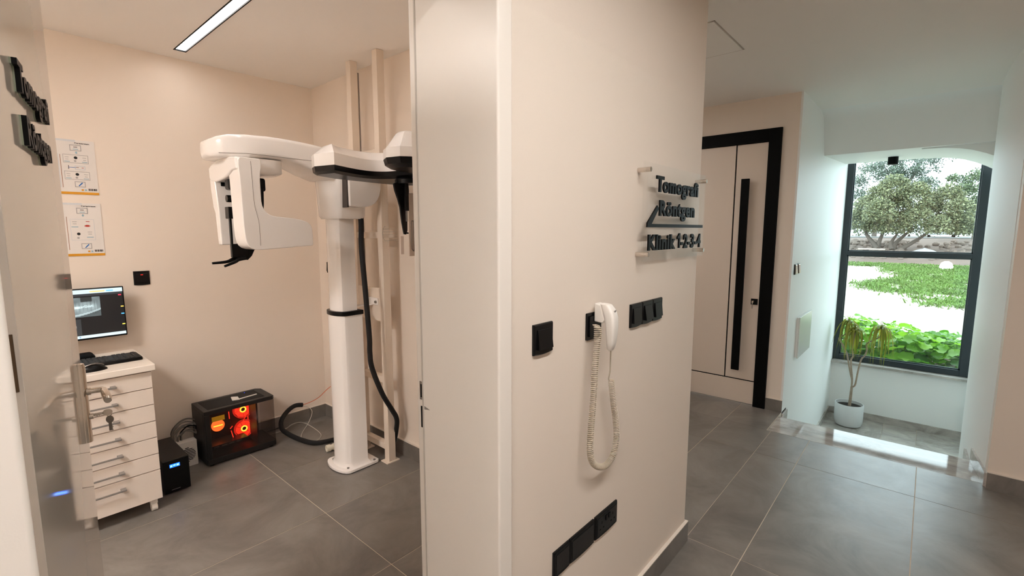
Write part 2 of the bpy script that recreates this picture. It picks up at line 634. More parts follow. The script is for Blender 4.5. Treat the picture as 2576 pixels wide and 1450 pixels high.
B(7.066, 7.08, -0.9, 0.806, ZL, ZL + 0.08).build('skirting', MARBLE, stairs)
B(4.345, 4.5, 0.806, 0.82, -0.16, -0.015).build('skirting', MARBLE, stairs)
_sk = [(3.83, -0.345), (3.905, -0.338), (4.1, -0.316), (4.22, -0.306)]
MB().prism(_sk + [(p[0], p[1] - 0.016) for p in reversed(_sk)], 0.001, 0.085).build('skirting', MARBLE, stairs)
_sk = [(4.22, -0.306), (4.35, -0.298), (4.52, -0.292)]
MB().prism(_sk + [(p[0], p[1] - 0.016) for p in reversed(_sk)], -0.16, -0.03).build('skirting', MARBLE, stairs)

# window -------------------------------------------------------------------------------------
win = thing('window_1', 'tall anthracite framed stairwell window with horizontal transom', 'window', (7.12, 0.2, -0.1), kind='structure')
FX0, FX1 = 7.09, 7.16
ZT = 2.76
B(FX0, FX1, 0.755, 0.82, -0.1, ZT).build('stile', WINFR, win, bevel=0.003)
B(FX0, FX1, -0.425, -0.352, -0.1, ZT).build('mullion', WINFR, win, bevel=0.003)
B(FX0, FX1, -1.65, -1.59, -0.1, ZT).build('stile', WINFR, win, bevel=0.003)
for y0, y1 in ((-0.352, 0.755), (-1.59, -0.425)):
    B(FX0, FX1, y0, y1, -0.1, -0.035).build('bottom_rail', WINFR, win, bevel=0.003)
    B(FX0, FX1, y0, y1, 1.198, 1.25).build('transom', WINFR, win, bevel=0.003)
    B(FX0, FX1, y0, y1, ZT - 0.06, ZT).build('top_rail', WINFR, win, bevel=0.003)
    for z0, z1 in ((-0.035, 1.198), (1.25, ZT - 0.06)):
        B(FX0 + 0.036, FX0 + 0.042, y0, y1, z0, z1).build('pane', PANE, win)
        _b = MB()
        _b.box(FX0 + 0.03, FX0 + 0.048, y0, y0 + 0.012, z0, z1).box(FX0 + 0.03, FX0 + 0.048, y1 - 0.012, y1, z0, z1)
        _b.box(FX0 + 0.03, FX0 + 0.048, y0, y1, z0, z0 + 0.012).box(FX0 + 0.03, FX0 + 0.048, y0, y1, z1 - 0.012, z1)
        _b.build('glazing_bead', mat('glazing_bead', (60, 72, 76), 0.3, metal=0.3), win)
B(6.99, 7.3, -1.6, 0.818, -0.132, -0.102).build('window_sill', MARBLE, win, bevel=0.003)

# scan room door frame -------------------------------------------------------------------------
fr = thing('trim_1', 'white lacquered door lining and architrave of the scan room', 'door frame', (0.43, 0.95, 0), kind='structure')
JX = 0.835
MB().box(JX, DX1 - 0.001, 0.781, 1.076, 0, 2.20).box(JX + 0.012, DX1 - 0.001, 1.076, 1.112, 0, 2.20).build('jamb', LACQ, fr, bevel=0.004, segs=3)
B(JX, 0.886, 0.772, 0.789, 0, 2.25).build('architrave', LACQ, fr, bevel=0.006, segs=3)
B(JX + 0.014, 0.895, 1.106, 1.116, 0, 2.25).build('architrave', LACQ, fr, bevel=0.004)
B(JX - 0.0015, JX + 0.008, 1.068, 1.074, 0.0, 2.2).build('door_seal', mat('grey_seal', (196, 190, 182), 0.5), fr)
B(JX + 0.0105, JX + 0.0125, 1.082, 1.100, 1.005, 1.06).build('strike_plate', STEEL, fr)
MB().box(JX + 0.010, JX + 0.013, 1.086, 1.096, 1.012, 1.052).build('latch_slot', BLACKM, fr)
MB().box(JX + 0.010, JX + 0.0135, 1.084, 1.096, 0.92, 0.985).build('bolt_slot', BLACKM, fr)
MB().add([(JX - 0.0006, 1.066, 0.995), (JX - 0.0006, 1.04, 0.989), (JX - 0.0006, 1.066, 0.985)], [(0, 1, 2)]).build('paint_chip', ALU, fr)
LX = 0.024
B(DX0 + 0.001, LX - 0.004, 0.781, 1.076, 0, 2.20).build('jamb', LACQ, fr, bevel=0.004)
B(LX - 0.055, LX, 0.772, 0.789, 0, 2.25).build('architrave', LACQ, fr, bevel=0.008, segs=3)
B(LX, JX, 0.781, 1.076, 2.16, 2.20).build('head', LACQ, fr)
B(LX - 0.055, 0.886, 0.772, 0.789, 2.2, 2.25).build('architrave', LACQ, fr, bevel=0.004)

# scan room door leaf (open inwards) -------------------------------------------------------------
LA = math.radians(10.9)
LW, LH, LT = 0.84, 2.15, 0.042
leaf = thing('door_1', 'glossy white open door with raised black lettering', 'door', (0.045, 1.125, 0.0), kind='structure')
leaf.rotation_euler = (0, 0, -LA)
# local frame: +y along the leaf from hinge to handle edge, +x is the lettered face
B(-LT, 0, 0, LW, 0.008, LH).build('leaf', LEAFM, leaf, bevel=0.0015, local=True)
for z in (1.232, 0.28, 1.90):
    B(-0.030, -0.006, -0.002, 0.001, z, z + 0.098).build('hinge_plate', BRONZE, leaf, bevel=0.0008, local=True)
    MB().cyl((-0.015, -0.0035, z + 0.045), (-0.015, -0.001, z + 0.045), 0.005, n=14).build('hinge_screw', STEEL, leaf, local=True, smooth=40)
LETM = mat('black_letter', (8, 8, 9), 0.45, spec=0.15)
for body, y0, w, z in (('Tomografi', 0.225, 0.40, 1.772), ('Röntgen', 0.262, 0.33, 1.672)):
    t = sign_word(body, w, 0.060, 0.008, 0.03)
    t.xf(frame_m((0.003, y0, z), (0, 1, 0), (0, 0, 1))).build('lettering', LETM, leaf, local=True)
    t2 = sign_word(body, w, 0.060, 0.003, 0.03)
    t2.xf(frame_m((0, y0, z), (0, 1, 0), (0, 0, 1))).build('letter_backing', mat('pale_green_foam', (150, 160, 140), 0.6), leaf, local=True)
hy = 0.752
_hp = [(0.0, hy - 0.013)] + [(0.004 + 0.013 * math.sin(PI * i / 12), hy - 0.013 * math.cos(PI * i / 12)) for i in range(13)] + [(0.0, hy + 0.013)]
hp = MB().loft([ring(_hp, 0.868), ring(_hp, 1.100), [(0.004 + (p[0] - 0.004) * 0.8, hy + (p[1] - hy) * 0.85, 1.108) for p in _hp]]).build('handle_plate', CHROME, leaf, local=True, smooth=40)
_lv = spline([(0.012, hy, 1.022), (0.045, hy, 1.022), (0.053, hy - 0.006, 1.021), (0.056, hy - 0.025, 1.019), (0.060, hy - 0.05, 1.015), (0.064, hy - 0.075, 1.010), (0.065, hy - 0.085, 1.008)], 5)
MB().tube(_lv, 0.0095, 12, radii=[0.0085 + 0.0022 * math.sin(PI * min(1, max(0, (i / (len(_lv) - 1) - 0.35) / 0.65))) for i in range(len(_lv))]).build('lever', CHROME, hp, smooth=50, local=True)
MB().cyl((0.014, hy, 1.022), (0.024, hy, 1.022), 0.0115, n=18).build('lever_rose', CHROME, hp, smooth=40, local=True)
MB().cyl((0.014, hy, 0.945), (0.024, hy, 0.945), 0.009, n=16).build('lock_cylinder', CHROME, hp, local=True, smooth=40)


def key_mb():
    k = MB()
    bow = [(0.012 * math.cos(2 * PI * i / 16), 0.010 * math.sin(2 * PI * i / 16)) for i in range(16)]
    k.extr(bow, 'z', -0.001, 0.001)
    k.box(0.010, 0.036, -0.004, 0.004, -0.001, 0.001)
    for i, d in enumerate((0.0015, 0.0025, 0.001, 0.002)):
        k.box(0.018 + i * 0.005, 0.021 + i * 0.005, -0.004 - d, -0.003, -0.001, 0.001)
    return k


keys = thing('key', 'pair of steel keys hanging from the lever door lock', 'keys', WM(leaf) @ Vector((0.022, hy, 0.945)))
keys.rotation_euler = (0, 0, -LA)
key_mb().xf(Matrix.Translation((0.034, 0, 0.003)) @ Matrix.Rotation(PI, 4, 'Z') @ Matrix.Rotation(PI / 2, 4, 'X')).build('key_in_lock', CHROME, keys, local=True)
_rg = [(0.037 + 0.006 * math.cos(a), 0.0, -0.002 + 0.008 * math.sin(a)) for a in [2 * PI * i / 16 for i in range(17)]]
MB().tube(_rg, 0.0009, 6).build('key_ring', CHROME, keys, local=True, smooth=60)
key_mb().xf(Matrix.Translation((0.038, 0, -0.020)) @ Matrix.Rotation(PI / 2 - 0.25, 4, 'Z') @ Matrix.Rotation(PI / 2, 4, 'Y')).build('hanging_key', STEEL, keys, local=True)

# far door -----------------------------------------------------------------------------------
DOORP = mat('pale_door_panel', (222, 208, 194), 0.4)
d2 = thing('door_2', 'pale far door with black frame and long black bar handle', 'door', (4.34, 1.5, 0), kind='structure')
MB().box(4.318, 4.40, 0.947, 1.040, 0.0, 2.31).box(4.318, 4.40, 2.04, 2.13, 0.0, 2.31).box(4.318, 4.40, 1.04, 2.04, 2.212, 2.31).build('frame', BLACKM, d2, bevel=0.002)
B(4.352, 4.395, 1.041, 2.039, 0.006, 2.211).build('core', BLACKM, d2)
for y0, y1, z0, z1 in ((1.044, 1.281, 0.216, 2.208), (1.291, 2.036, 0.216, 2.208), (1.044, 2.036, 0.008, 0.206)):
    B(4.344, 4.353, y0, y1, z0, z1).build('panel', DOORP, d2, bevel=0.0015)
B(4.285, 4.305, 1.160, 1.222, 0.303, 1.923).build('pull_handle', BLACKM, d2, bevel=0.002)
for z in (0.45, 1.78):
    MB().cyl((4.30, 1.19, z), (4.346, 1.19, z), 0.012, n=12).build('handle_post', BLACKM, d2, smooth=40)
lp = B(4.337, 4.345, 1.054, 1.106, 0.878, 0.928).build('lock_plate', BLACKP, d2, bevel=0.002)
MB().cyl((4.338, 1.083, 0.905), (4.325, 1.083, 0.905), 0.009, n=14).build('lock_cylinder', CHROME, lp, smooth=40)
kk = thing('door_key', 'small steel key hanging in the far door lock', 'key', (4.322, 1.083, 0.905))
MB().tube([(4.33, 1.083, 0.905), (4.30, 1.083, 0.905)], 0.003, 6).box(4.297, 4.301, 1.078, 1.089, 0.893, 0.915).build('key_in_lock', CHROME, kk)
MB().tube(spline([(4.299, 1.083, 0.898), (4.296, 1.083, 0.885), (4.298, 1.083, 0.85)], 4), 0.003, 6).build('hanging_key', STEEL, kk)

# skirting -------------------------------------------------------------------------------------


def skirting(name, label, segs, h=0.1, t=0.014, ledge=True):
    """segs: list of (x0,x1,y0,y1) boxes in plan; each is one skirting tile"""
    xs = [c for s_ in segs for c in s_[:2]]; ys = [c for s_ in segs for c in s_[2:]]
    r = thing(name, label, 'baseboard', (sum(xs) / len(xs), sum(ys) / len(ys), 0), kind='structure')
    for s_ in segs:
        B(*s_, 0.0, h).build('skirting_tile', TILE, r)
        if ledge:
            B(*s_, h, h + 0.004).build('caulk_ledge', CAULK, r)
    return r


def split(a, b, n, g=0.002):
    L = (b - a) / n
    return [(a + i * L + (g if i else 0), a + (i + 1) * L) for i in range(n)]


skirting('baseboard_back', 'grey tile skirting along the scan room back wall', [(a, b, YB - 0.014, YB) for a, b in ((-2.0, -1.0), (-0.998, 0.2), (0.202, 1.4), (1.402, 1.68), (1.682, XR - 0.014))])
skirting('baseboard_right', 'grey tile skirting behind the scanner frame', [(XR - 0.014, XR, a, b) for a, b in ((1.2, 2.3), (2.302, 2.92), (2.922, 3.44), (3.442, 3.52), (3.522, YB))])
skirting('baseboard_front', 'grey tile skirting under the acrylic sign', [(0.89, 1.0, YS - 0.014, YS), (1.002, XE + 0.014, YS - 0.014, YS), (XE, XE + 0.014, YS + 0.002, 3.1)])
skirting('baseboard_far', 'grey tile skirting between black door frame and stairs', [(4.326, 4.34, 0.82, 0.945)])
skirting('baseboard_hall', 'dark grey tile skirting at the right edge', [(3.796, 3.81, -1.4, -0.355), (3.796, 3.81, -2.3, -1.402)])

# ceiling access panel
cp = thing('access_panel', 'square access panel flush in the hall ceiling', 'ceiling panel', (2.87, 1.17, ZC - 0.003))
B(2.62, 3.12, 0.922, 1.422, ZC - 0.004, ZC - 0.0002).build('panel_door', CEIL, cp, bevel=0.0015)
MB().box(2.61, 3.128, 0.914, 0.920, ZC - 0.002, ZC).box(2.61, 3.128, 1.424, 1.43, ZC - 0.002, ZC).box(2.61, 2.617, 0.914, 1.43, ZC - 0.002, ZC).box(3.122, 3.128, 0.914, 1.43, ZC - 0.002, ZC).build('panel_rim', mat('rim_shadow_gap', (190, 180, 172), 0.6), cp)

# lamps ----------------------------------------------------------------------------------------
lm = thing('ceiling_light', 'recessed white LED strip light in the scan room ceiling', 'light', (0.946, 2.5, ZC))
MB().box(CX0, CX0 + 0.006, CY0, 3.447, ZC - 0.003, ZC + 0.06).box(CX1 - 0.006, CX1, CY0, 3.447, ZC - 0.003, ZC + 0.06).box(CX0, CX1, 3.441, 3.447, ZC - 0.003, ZC + 0.06).box(CX0, CX1, CY0, CY0 + 0.006, ZC - 0.003, ZC + 0.06).build('channel', BLACKM, lm)


def lamp_emit(name, strength, col=WARM):
    m = bpy.data.materials.new(name)
    m.use_nodes = True
    b = m.node_tree.nodes['Principled BSDF']
    b.inputs['Base Color'].default_value = (0.8, 0.8, 0.8, 1)
    b.inputs['Emission Color'].default_value = (*col, 1)
    b.inputs['Emission Strength'].default_value = strength
    return m


B(CX0 + 0.0065, CX1 - 0.0065, CY0 + 0.01, 3.438, ZC + 0.004, ZC + 0.014).build('diffuser', lamp_emit('led_strip', LED_ROOM), lm)


def downlight(name, label, x, y, ztop, r, h, power, spot=True, group=None):
    t_ = thing(name, label, 'light', (x, y, ztop - h), group=group)
    MB().lathe([(r, 0.0), (r, h), (r - 0.004, h), (r - 0.004, 0.004)], (x, y, ztop - h), 28).build('housing', BLACKM, t_, smooth=40)
    MB().lathe([(0.001, 0.0), (r - 0.005, 0.0), (r - 0.005, 0.006), (0.001, 0.006)], (x, y, ztop - h + 0.012), 24).build('lens', mat('lamp_lens', (60, 60, 60), 0.2), t_)
    return t_


downlight('downlight', 'black cylindrical downlight hanging under the stairwell soffit', 6.3, 0.353, 2.252, 0.043, 0.085, 0)
hl = thing('ceiling_light', 'recessed LED strip light in the hall ceiling above the viewer', 'light', (0.8, -0.13, ZC))
MB().box(HX0, HX1, HY0, HY0 + 0.006, ZC - 0.003, ZC + 0.06).box(HX0, HX1, HY1 - 0.006, HY1, ZC - 0.003, ZC + 0.06).box(HX0, HX0 + 0.006, HY0, HY1, ZC - 0.003, ZC + 0.06).box(HX1 - 0.006, HX1, HY0, HY1, ZC - 0.003, ZC + 0.06).build('channel', BLACKM, hl)
B(HX0 + 0.01, HX1 - 0.01, HY0 + 0.0065, HY1 - 0.0065, ZC + 0.004, ZC + 0.014).build('diffuser', lamp_emit('led_strip_hall', LED_HALL), hl)

pn = thing('added_fill_panel', 'added square fill light over the unseen left part of the scan room', 'light', (-1.0, 1.8, ZC))  # fill light added out of view to lift the room's brightness
MB().box(-1.31, -0.69, 1.49, 1.50, ZC - 0.012, ZC).box(-1.31, -0.69, 2.10, 2.11, ZC - 0.012, ZC).box(-1.31, -1.30, 1.50, 2.10, ZC - 0.012, ZC).box(-0.70, -0.69, 1.50, 2.10, ZC - 0.012, ZC).build('frame', WHITEP, pn)
B(-1.30, -0.70, 1.50, 2.10, ZC - 0.009, ZC - 0.001).build('diffuser', lamp_emit('fill_panel_emit', FILL_PANEL), pn)
sl_ = thing('ceiling_light', 'assumed LED strip light, out of view in the side corridor ceiling', 'light', (3.2, 2.3, ZC))  # unseen strip, assumed here and added to light the far door
MB().box(3.165, 3.17, 1.8, 2.9, ZC - 0.02, ZC).box(3.23, 3.235, 1.8, 2.9, ZC - 0.02, ZC).box(3.165, 3.235, 1.795, 1.8, ZC - 0.02, ZC).box(3.165, 3.235, 2.9, 2.905, ZC - 0.02, ZC).build('channel', BLACKM, sl_)
B(3.17, 3.23, 1.8, 2.9, ZC - 0.018, ZC - 0.004).build('diffuser', lamp_emit('assumed_side_strip', LED_SIDE), sl_)

# ------------------------------------------------------------------ dental scanner
xm = thing('dental_xray_machine', 'white panoramic dental x-ray machine standing on a floor column', 'x-ray machine', (1.53, 2.72, 0))
YC = 2.72


def dshape(xf, xc, xb, hw, n=10):
    """D plan: flat sides along X from xc to xb, bulging front reaching xf"""
    pts = [(xb, YC - hw), (xb, YC + hw)]
    for i in range(n + 1):
        a = PI / 2 - PI * i / n
        pts.append((xc - (xc - xf) * math.cos(a), YC + hw * math.sin(a)))
    return pts


bp = MB()
_bpoly = [(1.64, 2.588), (1.655, 2.60), (1.655, 2.84), (1.64, 2.852), (1.455, 2.852)] + [(1.455 - 0.058 * math.sin(PI * i / 12), YC + 0.132 * math.cos(PI * i / 12)) for i in range(1, 12)] + [(1.455, 2.588)]
bp.prism(_bpoly, 0.004, 0.022).build('base_plate', CASTIN, xm, bevel=0.003)
MB().prism([(1.525 + (p[0] - 1.525) * 0.97, YC + (p[1] - YC) * 0.97) for p in _bpoly], 0.0, 0.004).build('base_gasket', BLACKM, xm)
for x, y in ((1.455, 2.63), (1.625, 2.605), (1.455, 2.81), (1.625, 2.835)):
    MB().lathe([(0.009, 0), (0.009, 0.006), (0.004, 0.008)], (x, y, 0.022), 6).build('anchor_bolt', STEEL, xm)
lc = MB().loft([ring(dshape(1.425, 1.482, 1.60, 0.112), 0.022), ring(dshape(1.437, 1.487, 1.588, 0.101), 0.045), ring(dshape(1.437, 1.487, 1.588, 0.1), 0.985)]).build('lower_column', CASTIN, xm, smooth=28)
MB().prism(dshape(1.430, 1.484, 1.594, 0.106), 0.985, 1.012).build('collar', BLACKP, xm, bevel=0.004)
MB().prism(dshape(1.448, 1.482, 1.565, 0.080), 1.005, 1.60).build('upper_column', CASTIN, xm, smooth=28)
# carriage
ca = MB().loft([ring(dshape(1.435, 1.475, 1.60, 0.118), 1.568), ring(dshape(1.424, 1.468, 1.612, 0.130), 1.585), ring(dshape(1.414, 1.462, 1.62, 0.140), 1.77), ring(dshape(1.408, 1.46, 1.62, 0.142), 1.825), ring(dshape(1.42, 1.465, 1.61, 0.135), 1.84)])
car = ca.build('carriage', CASTIN, xm, smooth=40)
# ceph arm root: rounded block growing from the carriage side
_ar = [(1.475, 1.639), (1.54, 1.635), (1.585, 1.637), (1.615, 1.645), (1.64, 1.66), (1.660, 1.682), (1.675, 1.71), (1.683, 1.745), (1.685, 1.78), (1.685, 1.815), (1.475, 1.815)]
MB().extr(_ar, 'y', 2.52, 2.62).build('side_arm', CASTIN, car, bevel=0.006, segs=3)
B(1.466, 1.476, 2.535, 2.60, 1.632, 1.812).build('arm_gap', mat('gap_grey', (70, 62, 58), 0.6), car)
B(1.58, 1.68, 2.38, 2.53, 1.785, 1.812).build('arm_link', CASTIN, car, bevel=0.006)

# overhead arm (loft along X) -------------------------------------------------------------------


def arm_sec(x, hw, zb, zt, r=0.022, yc=YC):
    rr = min(r, hw * 0.9, (zt - zb) * 0.45)
    return [(x, p[0], p[1]) for p in rrect(yc - hw, yc + hw, zb, zt, rr, 4)]


secs = [(0.812, 0.040, 1.868, 1.925), (0.822, 0.075, 1.857, 1.938), (0.845, 0.110, 1.853, 1.952), (0.89, 0.132, 1.854, 1.964), (0.96, 0.140, 1.860, 1.972), (1.06, 0.142, 1.868, 1.977),
        (1.15, 0.140, 1.868, 1.977), (1.24, 0.137, 1.850, 1.974), (1.32, 0.134, 1.815, 1.968), (1.40, 0.134, 1.79, 1.958), (1.48, 0.132, 1.79, 1.945), (1.58, 0.125, 1.80, 1.93)]
oa = MB().loft([arm_sec(*s_) for s_ in secs]).build('overhead_arm', CASTIN, xm, smooth=50)
_seam = [(s_[0], YC - s_[1] - 0.0008, 1.878 if s_[0] > 0.9 else 1.872) for s_ in secs[2:10]]
MB().tube(_seam, 0.0011, 5).build('seam', mat('seam_grey', (120, 112, 106), 0.6), oa)

# rotating C-arm --------------------------------------------------------------------------------
hub = MB()
hub.loft([[(p[0], p[1], z) for p in rrect(0.955 + e, 1.158 - e, 2.60 + e, 2.84 - e, 0.06 - e * 0.6)] for z, e in ((1.785, 0.022), (1.793, 0.006), (1.80, 0.0), (1.862, 0.0))])
hub.build('rotation_hub', CASTIN, xm, smooth=50)
ga = thing('g', None, None)
bpy.data.objects.remove(ga, do_unlink=True)
# front leg (tube side) with foot, one profile in XZ extruded in Y
_lg = [(0.985, 1.848), (0.992, 1.842), (0.9935, 1.83), (0.993, 1.81), (0.988, 1.78), (0.985, 1.75), (0.9845, 1.70), (0.985, 1.645), (0.988, 1.622), (0.994, 1.605), (1.004, 1.591), (1.018, 1.580), (1.036, 1.573), (1.06, 1.569), (1.10, 1.566), (1.14, 1.562), (1.175, 1.556), (1.20, 1.549), (1.218, 1.540), (1.230, 1.528), (1.236, 1.512), (1.240, 1.43), (1.237, 1.421), (1.230, 1.418),
       (0.975, 1.404), (0.945, 1.405), (0.925, 1.412), (0.912, 1.424), (0.904, 1.44), (0.899, 1.47), (0.896, 1.52), (0.892, 1.75), (0.888, 1.81), (0.889, 1.835), (0.895, 1.845), (0.905, 1.848)]
tb = MB()
_cx, _cz = 0.98, 1.6


def _inset(poly, k):
    # crude inset towards a spine for soft edges
    out = []
    n = len(poly)
    for i in range(n):
        a, b, c = Vector(poly[i - 1]), Vector(poly[i]), Vector(poly[(i + 1) % n])
        d1, d2 = (b - a).normalized(), (c - b).normalized()
        nn = Vector((d1.y + d2.y, -(d1.x + d2.x)))
        nn = nn.normalized() if nn.length > 1e-6 else Vector((0, 0))
        out.append(tuple(b - nn * k * (1 if _ccw else -1)))
    return out


_ccw = sum((_lg[i - 1][0] * _lg[i][1] - _lg[i][0] * _lg[i - 1][1]) for i in range(len(_lg))) > 0
tb.extr(_lg, 'y', 2.500, 2.635)
tube_head = tb.build('tube_head', CASTIN, xm, bevel=0.013, segs=4)
MB().tube(spline([(0.945, 2.4998, 1.832), (0.947, 2.4998, 1.74), (0.950, 2.4998, 1.63), (0.960, 2.4998, 1.575), (0.967, 2.4998, 1.53), (0.968, 2.4998, 1.425)], 4), 0.0009, 5).build('seam', mat('seam_grey', (120, 112, 106), 0.6), tube_head)
# bridge and rear sensor leg
_br = [(2.505, 1.79), (2.57, 1.788), (2.63, 1.768), (2.70, 1.756), (2.80, 1.748), (2.865, 1.752), (2.893, 1.77), (2.895, 1.826), (2.85, 1.842), (2.78, 1.856), (2.60, 1.858), (2.52, 1.85)]
MB().extr(_br, 'x', 0.882, 0.988).build('c_arm_bridge', CASTIN, xm, bevel=0.01, segs=3)
_sl = [(2.83, 1.80), (2.894, 1.80), (2.885, 1.70), (2.872, 1.655), (2.868, 1.62), (2.845, 1.59), (2.832, 1.46), (2.826, 1.425), (2.785, 1.425), (2.79, 1.60), (2.80, 1.65)]
sl = MB().extr(_sl, 'x', 0.884, 1.03).build('sensor_leg', CASTIN, xm, bevel=0.006, segs=3)
B(0.905, 0.955, 2.795, 2.80, 1.728, 1.762).build('sensor_window', BLACKM, sl, bevel=0.015)
# head supports
hs = B(0.905, 1.088, 2.69, 2.75, 1.705, 1.775).build('temple_support', BLACKP, xm, bevel=0.012, segs=3)
for dy in (-0.045, 0.045):
    MB().tube(spline([(1.06, YC + dy, 1.72), (1.055, YC + dy * 1.1, 1.64), (1.05, YC + dy, 1.56), (1.065, YC + dy, 1.53)], 4), 0.008, 8).build('temple_clamp', BLACKP, hs, smooth=50)
MB().cyl((0.895, 2.70, 1.66), (0.945, 2.70, 1.66), 0.018, n=16).build('adjust_knob', BLACKP, hs, smooth=40)
ms = MB().box(0.900, 0.940, 2.70, 2.75, 1.56, 1.62)
ms.box(0.908, 0.918, 2.715, 2.735, 1.42, 1.57).box(0.940, 0.950, 2.715, 2.735, 1.42, 1.57)
ms.box(0.908, 0.985, 2.712, 2.738, 1.36, 1.43)
mst = ms.build('chin_mast', BLACKP, xm, bevel=0.003)
MB().loft([[(p[0], p[1], z) for p in rrect(x0, x1, 2.715, 2.735, 0.006)] for z, x0, x1 in ((1.43, 0.968, 1.032), (1.40, 0.965, 1.022), (1.365, 0.945, 1.005), (1.345, 0.93, 0.985))]).build('chin_bracket', BLACKP, mst, smooth=45)
for dy, x0, x1, z1 in ((0.022, 0.822, 0.955, 1.338), (-0.024, 0.862, 0.965, 1.322)):
    MB().tube(spline([(x1, YC + dy, 1.358), (x1 - 0.035, YC + dy, 1.350), ((x0 + x1) / 2, YC + dy, 1.338), (x0, YC + dy, z1 - 0.004)], 5), 0.012, 10, radii=None, r1=0.006).build('chin_fork', BLACKP, mst, smooth=50)

# cephalometric head ------------------------------------------------------------------------------
_sp = [(1.128, 2.232)] + [(p.x, p.y) for p in spline([(1.158, 2.10, 0), (1.27, 2.155, 0), (1.36, 2.186, 0), (1.42, 2.185, 0), (1.465, 2.15, 0), (1.485, 2.08, 0), (1.49, 1.98, 0), (1.49, 1.80, 0)], 4)] + [(1.49, 1.50), (1.76, 1.50), (1.76, 2.40), (1.62, 2.42), (1.30, 2.375), (1.15, 2.30)]


def shrink(poly, k):
    global _ccw
    _ccw = sum((poly[i - 1][0] * poly[i][1] - poly[i][0] * poly[i - 1][1]) for i in range(len(poly))) > 0
    return _inset(poly, k)


SPINE = [(1.21, 2.24), (1.42, 2.30), (1.60, 2.24), (1.625, 2.0), (1.625, 1.55)]


def toward(poly, k, spine):
    out = []
    for x, y in poly:
        p, best = Vector((x, y)), None
        for i in range(len(spine) - 1):
            a, b = Vector(spine[i]), Vector(spine[i + 1])
            t = max(0.0, min(1.0, (p - a).dot(b - a) / (b - a).length_squared))
            q = a + (b - a) * t
            if best is None or (q - p).length < (best - p).length:
                best = q
        d = best - p
        out.append(tuple(p + d * min(1.0, k / max(d.length, 1e-6))))
    return out


cs = MB().loft([ring(_sp, 1.802), ring(_sp, 1.858), ring(toward(_sp, 0.010, SPINE), 1.866), ring(toward(_sp, 0.05, SPINE), 1.900), ring(toward(_sp, 0.065, SPINE), 1.905)]).build('ceph_shell', CASTIN, xm, smooth=25)
MB().loft([ring(toward(_sp, 0.022, SPINE), 1.766), ring(toward(_sp, 0.004, SPINE), 1.778), ring(_sp, 1.8015)]).build('ceph_underside', BLACKP, xm, smooth=25)
_pp = [(1.19, 1.735), (1.205, 1.66), (1.26, 1.62), (1.5, 1.60), (1.5, 1.86), (1.30, 1.845), (1.22, 1.80)]
MB().loft([ring(_pp, 1.802), ring(_pp, 1.842), ring(shrink(_pp, 0.012), 1.852), ring(shrink(_pp, 0.05), 1.905), ring(shrink(_pp, 0.065), 1.915)]).build('ceph_sensor_shell', CASTIN, xm, smooth=25)
MB().loft([ring(shrink(_pp, 0.03), 1.762), ring(shrink(_pp, 0.006), 1.776), ring(shrink(_pp, -0.001), 1.800)]).build('ceph_sensor_underside', BLACKP, xm, smooth=25)
# ear rod holder under the shell
CXh, CYh = 1.49, 2.06
MB().lathe([(0.075, 0), (0.075, 0.02), (0.06, 0.028)], (CXh + 0.06, CYh, 1.738), 28).build('ceph_turntable', BLACKP, xm, smooth=40)
er = MB()
er.extr([(1.475, 1.745), (1.545, 1.745), (1.548, 1.70), (1.54, 1.64), (1.535, 1.60), (1.532, 1.50), (1.524, 1.478), (1.512, 1.48), (1.50, 1.54), (1.49, 1.62), (1.478, 1.66), (1.462, 1.70), (1.455, 1.735)], 'y', 2.062, 2.075)
ear = er.build('ear_rod_arm', BLACKP, xm, bevel=0.003)
MB().cyl((1.522, 2.075, 1.486), (1.522, 2.045, 1.486), 0.004, n=8).build('ear_plug', BLACKP, ear, smooth=40)
MB().box(1.505, 1.525, 2.035, 2.05, 1.60, 1.74).build('nasion_slide', BLACKP, xm, bevel=0.002)
MB().box(1.507, 1.522, 2.036, 2.044, 1.545, 1.605).build('nasion_scale', CLEARP, xm, bevel=0.002)
cb = MB()
_co = [(1.455, 1.45), (1.53, 1.445), (1.53, 1.448), (1.458, 1.453), (1.443, 1.466), (1.441, 1.50), (1.452, 1.52), (1.462, 1.524), (1.462, 1.527), (1.45, 1.523), (1.438, 1.50), (1.438, 1.465)]
cb.tube([(1.535, 2.16, 1.448), (1.46, 2.16, 1.446), (1.447, 2.16, 1.46), (1.444, 2.16, 1.49), (1.45, 2.16, 1.512), (1.462, 2.16, 1.522)], 0.0022, 6)
for i in range(4):
    cb.tube([(1.447, 2.16, 1.462 + i * 0.015), (1.535, 2.16, 1.463 + i * 0.015)], 0.0014, 5)
cb.build('carpus_plate', CLEARP, xm, smooth=50)
B(1.535, 1.556, 2.13, 2.138, 1.372, 1.47).build('carpus_bar', mat('frosted_plastic', (232, 218, 208), 0.3), xm, bevel=0.002)
sp_ = B(1.60, 1.72, 2.14, 2.148, 1.36, 1.70).build('slot_plate', mat('pale_panel', (214, 200, 188), 0.35), xm, bevel=0.002)
MB().tube(spline([(1.615, 2.138, 1.40), (1.615, 2.138, 1.54), (1.622, 2.138, 1.55), (1.629, 2.138, 1.54), (1.629, 2.138, 1.40), (1.622, 2.138, 1.39), (1.615, 2.138, 1.40)], 3), 0.0022, 5).build('slot', mat('slot_grey', (130, 122, 112), 0.5), sp_, smooth=50)

